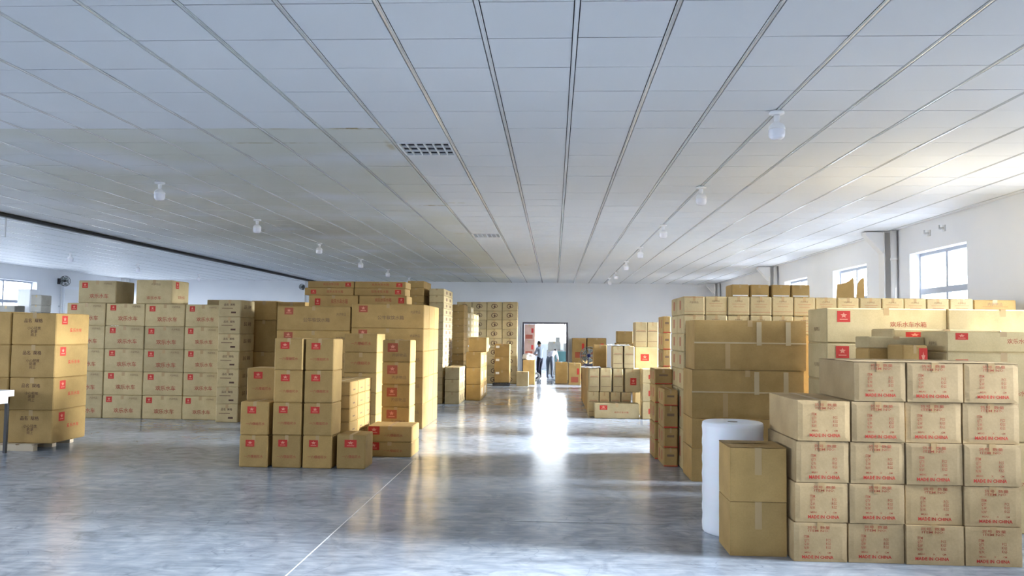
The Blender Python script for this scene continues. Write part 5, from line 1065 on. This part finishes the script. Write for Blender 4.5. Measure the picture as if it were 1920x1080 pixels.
# ------------------------------------------------------------------ soft and thin things
def blob(name, mats, loc, size, seed, label, cat, amp=.22, freq=3.0, flat=.0):
    bm = bmesh.new(); bmesh.ops.create_icosphere(bm, subdivisions=4, radius=.5)
    for v in bm.verts:
        n_ = noise.noise(v.co*freq+Vector((seed, seed*2.3, 0))); n2 = noise.noise(v.co*freq*3.1+Vector((0, seed, seed)))
        c = v.co*(1+amp*n_+amp*.45*n2); c.z = max(c.z, -.34)
        v.co = (c.x*size[0], c.y*size[1], (c.z+.34)*size[2])
    me = bpy.data.meshes.new(name); bm.to_mesh(me); bm.free(); me.materials.append(M[mats])
    me.polygons.foreach_set('use_smooth', [True]*len(me.polygons))
    return tag(obj(name, me, None, loc), label, cat)
blob('plastic_bag', 'plastic_film', (-.88, 28.87, .858), (.44, .42, .27), 1.0, 'white plastic bag lying on carton by left door jamb', 'bag', .3)
blob('plastic_film', 'plastic_film', (-2.1, 23.0, 1.279), (.52, .6, .34), 4.0, 'crumpled white plastic film on the leaning aisle pile', 'plastic film', .35, 3.5)
def sheet(name, m, x0, x1, y0, y1, z, label, amp=.012):
    s = MB(); n_ = 10; t = .012
    H_ = lambda a, c: z+amp*(1+math.sin(a*2.3+c*1.1)*.6+math.sin(a*.9+2*c)*.4)
    for a in range(n_):
        for c in range(3):
            xa, xb = x0+(x1-x0)*a/n_, x0+(x1-x0)*(a+1)/n_; ya, yb = y0+(y1-y0)*c/3, y0+(y1-y0)*(c+1)/3
            q = [(xa, ya, H_(a, c)), (xb, ya, H_(a+1, c)), (xb, yb, H_(a+1, c+1)), (xa, yb, H_(a, c+1))]
            s.face([(v[0], v[1], v[2]+t) for v in q]); s.face(q[::-1])
            if c == 0: s.face([q[0], q[1], (q[1][0], q[1][1], q[1][2]+t), (q[0][0], q[0][1], q[0][2]+t)])
    return tag(s.build(name, m), label, 'foam sheet')
sheet('foam_sheet', 'white_foam', .60, 1.02, 17.93, 18.45, 1.05, 'white foam sheet on the front carton row below the fan')
sheet('foam_sheet', 'white_foam', 1.17, 1.66, 18.0, 18.45, 1.536, 'white foam sheet on the upper middle-right carton row')
def card(name, pts, y, t, label):
    s = MB(); n_ = len(pts)
    s.v = [(x, y, z) for x, z in pts]+[(x+.02*(z-2.3), y+t+.04*(z-2.3), z) for x, z in pts]
    s.f = [list(range(n_))]+[list(range(2*n_-1, n_-1, -1))]+[[k, n_+k, n_+(k+1) % n_, (k+1) % n_] for k in range(n_)]; s.m = [0]*len(s.f)
    return tag(s.build(name, 'kraft_tan'), label, 'cardboard', 'cardboard pieces before the second window')
card('cardboard_flap', [(4.014, 2.317), (4.268, 2.317), (4.27, 2.5), (4.256, 2.655), (4.20, 2.60), (4.143, 2.57), (4.08, 2.55), (4.031, 2.546)], 11.9, .012, 'bent brown cardboard flap standing before the second right window')
card('cardboard_flap', [(4.288, 2.317), (4.40, 2.317), (4.40, 2.645), (4.36, 2.63), (4.315, 2.571), (4.295, 2.45)], 11.88, .012, 'narrow brown cardboard flap beside the bent one at window')
# packing table at the left edge
o = empty('packing_table', (-8.47, 11.2, 0)); tag(o, 'white packing table corner with dark leg at left picture edge', 'table')
b = MB(); b.box(-.6, .70, -.18, .3, .80, .89); b.build('table_top', 'white_foam', o)
b = MB(); b.box(-.6, .64, -.14, .26, .70, .798); b.build('table_apron', 'white_paint', o)
for x in (-.55, .665):
    for y in (-.10, .2): b = MB(); b.box(x-.02, x+.02, y-.02, y+.02, 0, .70); b.build('leg', 'dark_steel', o)
# tape roll by the door
b = MB(); b.torus((0, 0, 0), .12, .04, 32, 10, Matrix.Rotation(R(90), 4, 'X')); tag(b.build('tape_roll', 'plastic_film', None, (-.66, 31.0, .161), smooth=True), 'white roll standing on the floor behind the left door carton', 'roll')

# ------------------------------------------------------------------ the room behind the doorway
g_ = 'cartons seen through the doorway'
for k in range(3):
    carton(-1.36, 36.0, .725*k, .52, .6, .725, 'redband' if k else 'plain', 'P', 1, 0, f'pinkish carton, {["bottom", "middle", "topmost"][k]} of pile seen through doorway', g_)
carton(-.32, 36.2, 0, .72, .5, 1.05, 'plain', 'G', 1, 0, 'grey carton under the slumped sack through the doorway', g_)
carton(-.27, 36.25, 1.05, .55, .4, .38, 'plain', 'G', 1, 0, 'grey carton lying on another through the doorway', g_)
carton(.06, 36.27, 1.43, .2, .36, .2, 'plain', 'G', 0, 0, 'small grey carton on top through the doorway', g_)
carton(.42, 36.2, 0, .5, .5, 1.35, 'plain', 'G', 1, 0, 'tall grey carton right of sack through the doorway', g_)
for k in range(3):
    z = .35*k; b = MB(); x0, x1, y0, y1 = .05, .50, 34.0, 34.4; t = .02
    b.box(x0, x1, y0, y1, z, z+t); b.box(x0, x1, y0, y0+t, z+t, z+.345); b.box(x0, x1, y1-t, y1, z+t, z+.345); b.box(x0, x0+t, y0+t, y1-t, z+t, z+.345); b.box(x1-t, x1, y0+t, y1-t, z+t, z+.345); b.box(x0-.012, x1+.012, y0-.012, y0, z+.29, z+.34)
    tag(b.build('plastic_crate', 'teal_plastic'), f'teal plastic crate, {["bottom", "middle", "topmost"][k]} of stack behind the bent worker', 'crate', 'teal crates behind the doorway')

# ------------------------------------------------------------------ people
def person(name, loc, rz, s, J, bones, mats, label, headc, look, hairm, hands):
    names = list(J); me = bpy.data.meshes.new('skel')
    me.from_pydata([tuple(Vector(J[n_][:3])*s) for n_ in names], [(names.index(a), names.index(c)) for a, c, _ in bones], [])
    t = bpy.data.objects.new('skel', me); COL.objects.link(t)
    t.modifiers.new('skin', 'SKIN'); sv = me.skin_vertices[0].data
    for k, n_ in enumerate(names): sv[k].radius = (J[n_][3]*s, (J[n_][4] if len(J[n_]) > 4 else J[n_][3])*s)
    sv[0].use_root = True
    sd = t.modifiers.new('sub', 'SUBSURF'); sd.levels = 2; sd.render_levels = 2
    dg = bpy.context.evaluated_depsgraph_get(); bm_me = bpy.data.meshes.new_from_object(t.evaluated_get(dg))
    bpy.data.objects.remove(t)
    bm = bmesh.new(); bm.from_mesh(bm_me)
    segs = [(Vector(J[a][:3])*s, Vector(J[c][:3])*s, k) for a, c, k in bones]
    for f in bm.faces:
        c = f.calc_center_median(); best = (9, 0)
        for a, e, k in segs:
            d = e-a; u = max(0, min(1, (c-a).dot(d)/d.length_squared)); q = (c-(a+d*u)).length
            if q < best[0]: best = (q, k)
        f.material_index = best[1]; f.smooth = True
    # head with brow, nose, chin and ears
    L = Vector(look).normalized(); up = Vector((0, 0, 1)); up = (up-L*up.dot(L)).normalized(); side = L.cross(up)
    hc = Vector(headc)*s
    def addpart(fn, sub=3):
        r_ = bmesh.ops.create_icosphere(bm, subdivisions=sub, radius=1.0)
        fs = set()
        for v in r_['verts']:
            x, y, z = v.co; q = fn(x, y, z); v.co = hc+(side*q[0]+L*q[1]+up*q[2])*s
            fs.update(v.link_faces)
        for f in fs: f.material_index = 0; f.smooth = True
    addpart(lambda x, y, z: (x*.075*(1-.18*max(0, -z)), y*.095*(1-.1*max(0, -z))+(.006 if y > .6 and z > .1 else 0), z*.115))
    addpart(lambda x, y, z: (x*.014, .092+y*.02, -.012+z*.024), 2)
    for e in (-1, 1): addpart(lambda x, y, z: (e*.076+x*.010, -.005+y*.02, -.005+z*.032), 2)
    addpart(lambda x, y, z: (x*.026, .082+y*.008, -.058+z*.007), 2)
    for e in (-1, 1): addpart(lambda x, y, z: (e*.03+x*.013, .084+y*.008, .018+z*.007), 2)
    # hands: palm, four fingers of unequal length and a thumb, slightly curled
    for wr, dr_, sd_ in hands:
        W = Vector(wr)*s; Dv = Vector(dr_).normalized(); Sv = Dv.cross(Vector((0, 0, 1)) if abs(Dv.z) < .9 else Vector((0, 1, 0))).normalized(); Uv = Sv.cross(Dv)
        def limb(p, q, r0, r1):
            d = q-p; qt = d.to_track_quat('Z', 'Y').to_matrix().to_4x4(); qt.translation = p
            r_ = bmesh.ops.create_cone(bm, cap_ends=True, segments=8, radius1=r0*s, radius2=r1*s, depth=d.length, matrix=qt @ Matrix.Translation((0, 0, d.length/2)))
            for v in r_['verts']:
                for f in v.link_faces: f.material_index = 0; f.smooth = True
        limb(W-Dv*.02*s, W+Dv*.085*s, .026, .036)
        for k, ln in enumerate((.062, .074, .070, .055)):
            b0 = W+(Dv*.08+Sv*(-.027+.018*k))*s; k1 = b0+(Dv*ln*.55-Uv*.008)*s; k2 = k1+(Dv*ln*.4-Uv*.026)*s
            limb(b0, k1, .009, .0085); limb(k1, k2, .0085, .0065)
        b0 = W+(Dv*.02-Sv*.03*sd_)*s; k1 = b0+(Dv*.03-Sv*.03*sd_)*s; k2 = k1+(Dv*.03-Sv*.006*sd_-Uv*.012)*s
        limb(b0, k1, .011, .010); limb(k1, k2, .010, .007)
    out = bpy.data.meshes.new(name); bm.to_mesh(out); bm.free()
    for m_ in mats: out.materials.append(M[m_])
    o = tag(obj(name, out, None, loc, (0, 0, rz)), label, 'person', 'workers in the doorway')
    hb = bmesh.new(); bmesh.ops.create_icosphere(hb, subdivisions=3, radius=1.0)
    bmesh.ops.delete(hb, geom=[v for v in hb.verts if (v.co.y > .35 and v.co.z < .42) or v.co.z < -.62], context='VERTS')
    for v in hb.verts: v.co = hc+(side*v.co.x*.086+L*(v.co.y*.106-.006)+up*(v.co.z*.125+.006))*s
    hm = bpy.data.meshes.new('hair'); hb.to_mesh(hm); hb.free(); hm.materials.append(M[hairm]); hm.polygons.foreach_set('use_smooth', [True]*len(hm.polygons))
    obj('hair', hm, o)
    return o
SK, SH, TR, SO = 0, 1, 2, 3
def joints(up, la, ra, legs):
    J = dict(pelvis=up[0], spine=up[1], chest=up[2], neck=up[3], skull=up[4]); 
    for e, arm, leg in (('l', la, legs[0]), ('r', ra, legs[1])):
        J['sho'+e], J['elb'+e], J['wri'+e] = arm; J['hip'+e], J['kne'+e], J['ank'+e], J['toe'+e] = leg
    B = [('pelvis', 'spine', SH), ('spine', 'chest', SH), ('chest', 'neck', SH), ('neck', 'skull', SK)]
    for e in 'lr': B += [('chest', 'sho'+e, SH), ('sho'+e, 'elb'+e, SH), ('elb'+e, 'wri'+e, SK), ('pelvis', 'hip'+e, TR), ('hip'+e, 'kne'+e, TR), ('kne'+e, 'ank'+e, TR), ('ank'+e, 'toe'+e, SO)]
    return J, B
LEG = lambda e, dy=0: ((e*.085, 0, .84, .10), (e*.095, .02+dy, .47, .068), (e*.10, -.02+dy, .09, .043), (e*.11, .13+dy, .035, .036))
J, B = joints([(0, 0, .93, .135, .11), (0, -.01, 1.12, .125, .10), (0, 0, 1.30, .15, .11), (0, .015, 1.45, .055), (0, .04, 1.56, .06)],
              [(-.175, 0, 1.38, .062), (-.23, .10, 1.12, .045), (-.14, .33, 1.05, .032)], [(.175, 0, 1.38, .062), (.23, .12, 1.12, .045), (.13, .34, 1.07, .032)], [LEG(-1), LEG(1, .05)])
person('person', (-.555, 32.2, 0), R(48), .875, J, B, ['skin', 'shirt_blue', 'trousers_dark', 'shoe'], 'person in blue-grey shirt and dark trousers standing in the doorway', (0, .055, 1.59), (0, 1, -.35), 'hair', [((-.14, .33, 1.05), (.2, 1, -.25), -1), ((.13, .34, 1.07), (-.2, 1, -.25), 1)])
J, B = joints([(0, 0, .93, .135, .12), (0, .17, 1.06, .125, .11), (0, .36, 1.16, .145, .12), (0, .52, 1.18, .055), (0, .62, 1.17, .06)],
              [(-.17, .37, 1.12, .06), (-.20, .46, .86, .045), (-.12, .60, .66, .032)], [(.17, .37, 1.12, .06), (.20, .48, .86, .045), (.12, .62, .68, .032)], [LEG(-1), LEG(1, .04)])
person('person', (-.17, 32.75, 0), R(-22), .9, J, B, ['skin', 'shirt_white', 'trousers_grey', 'shoe'], 'person in pale shirt bending forward behind the standing worker', (0, .67, 1.17), (0, 1, -.55), 'hair', [((-.12, .60, .66), (.1, .5, -1), -1), ((.12, .62, .68), (-.1, .5, -1), 1)])
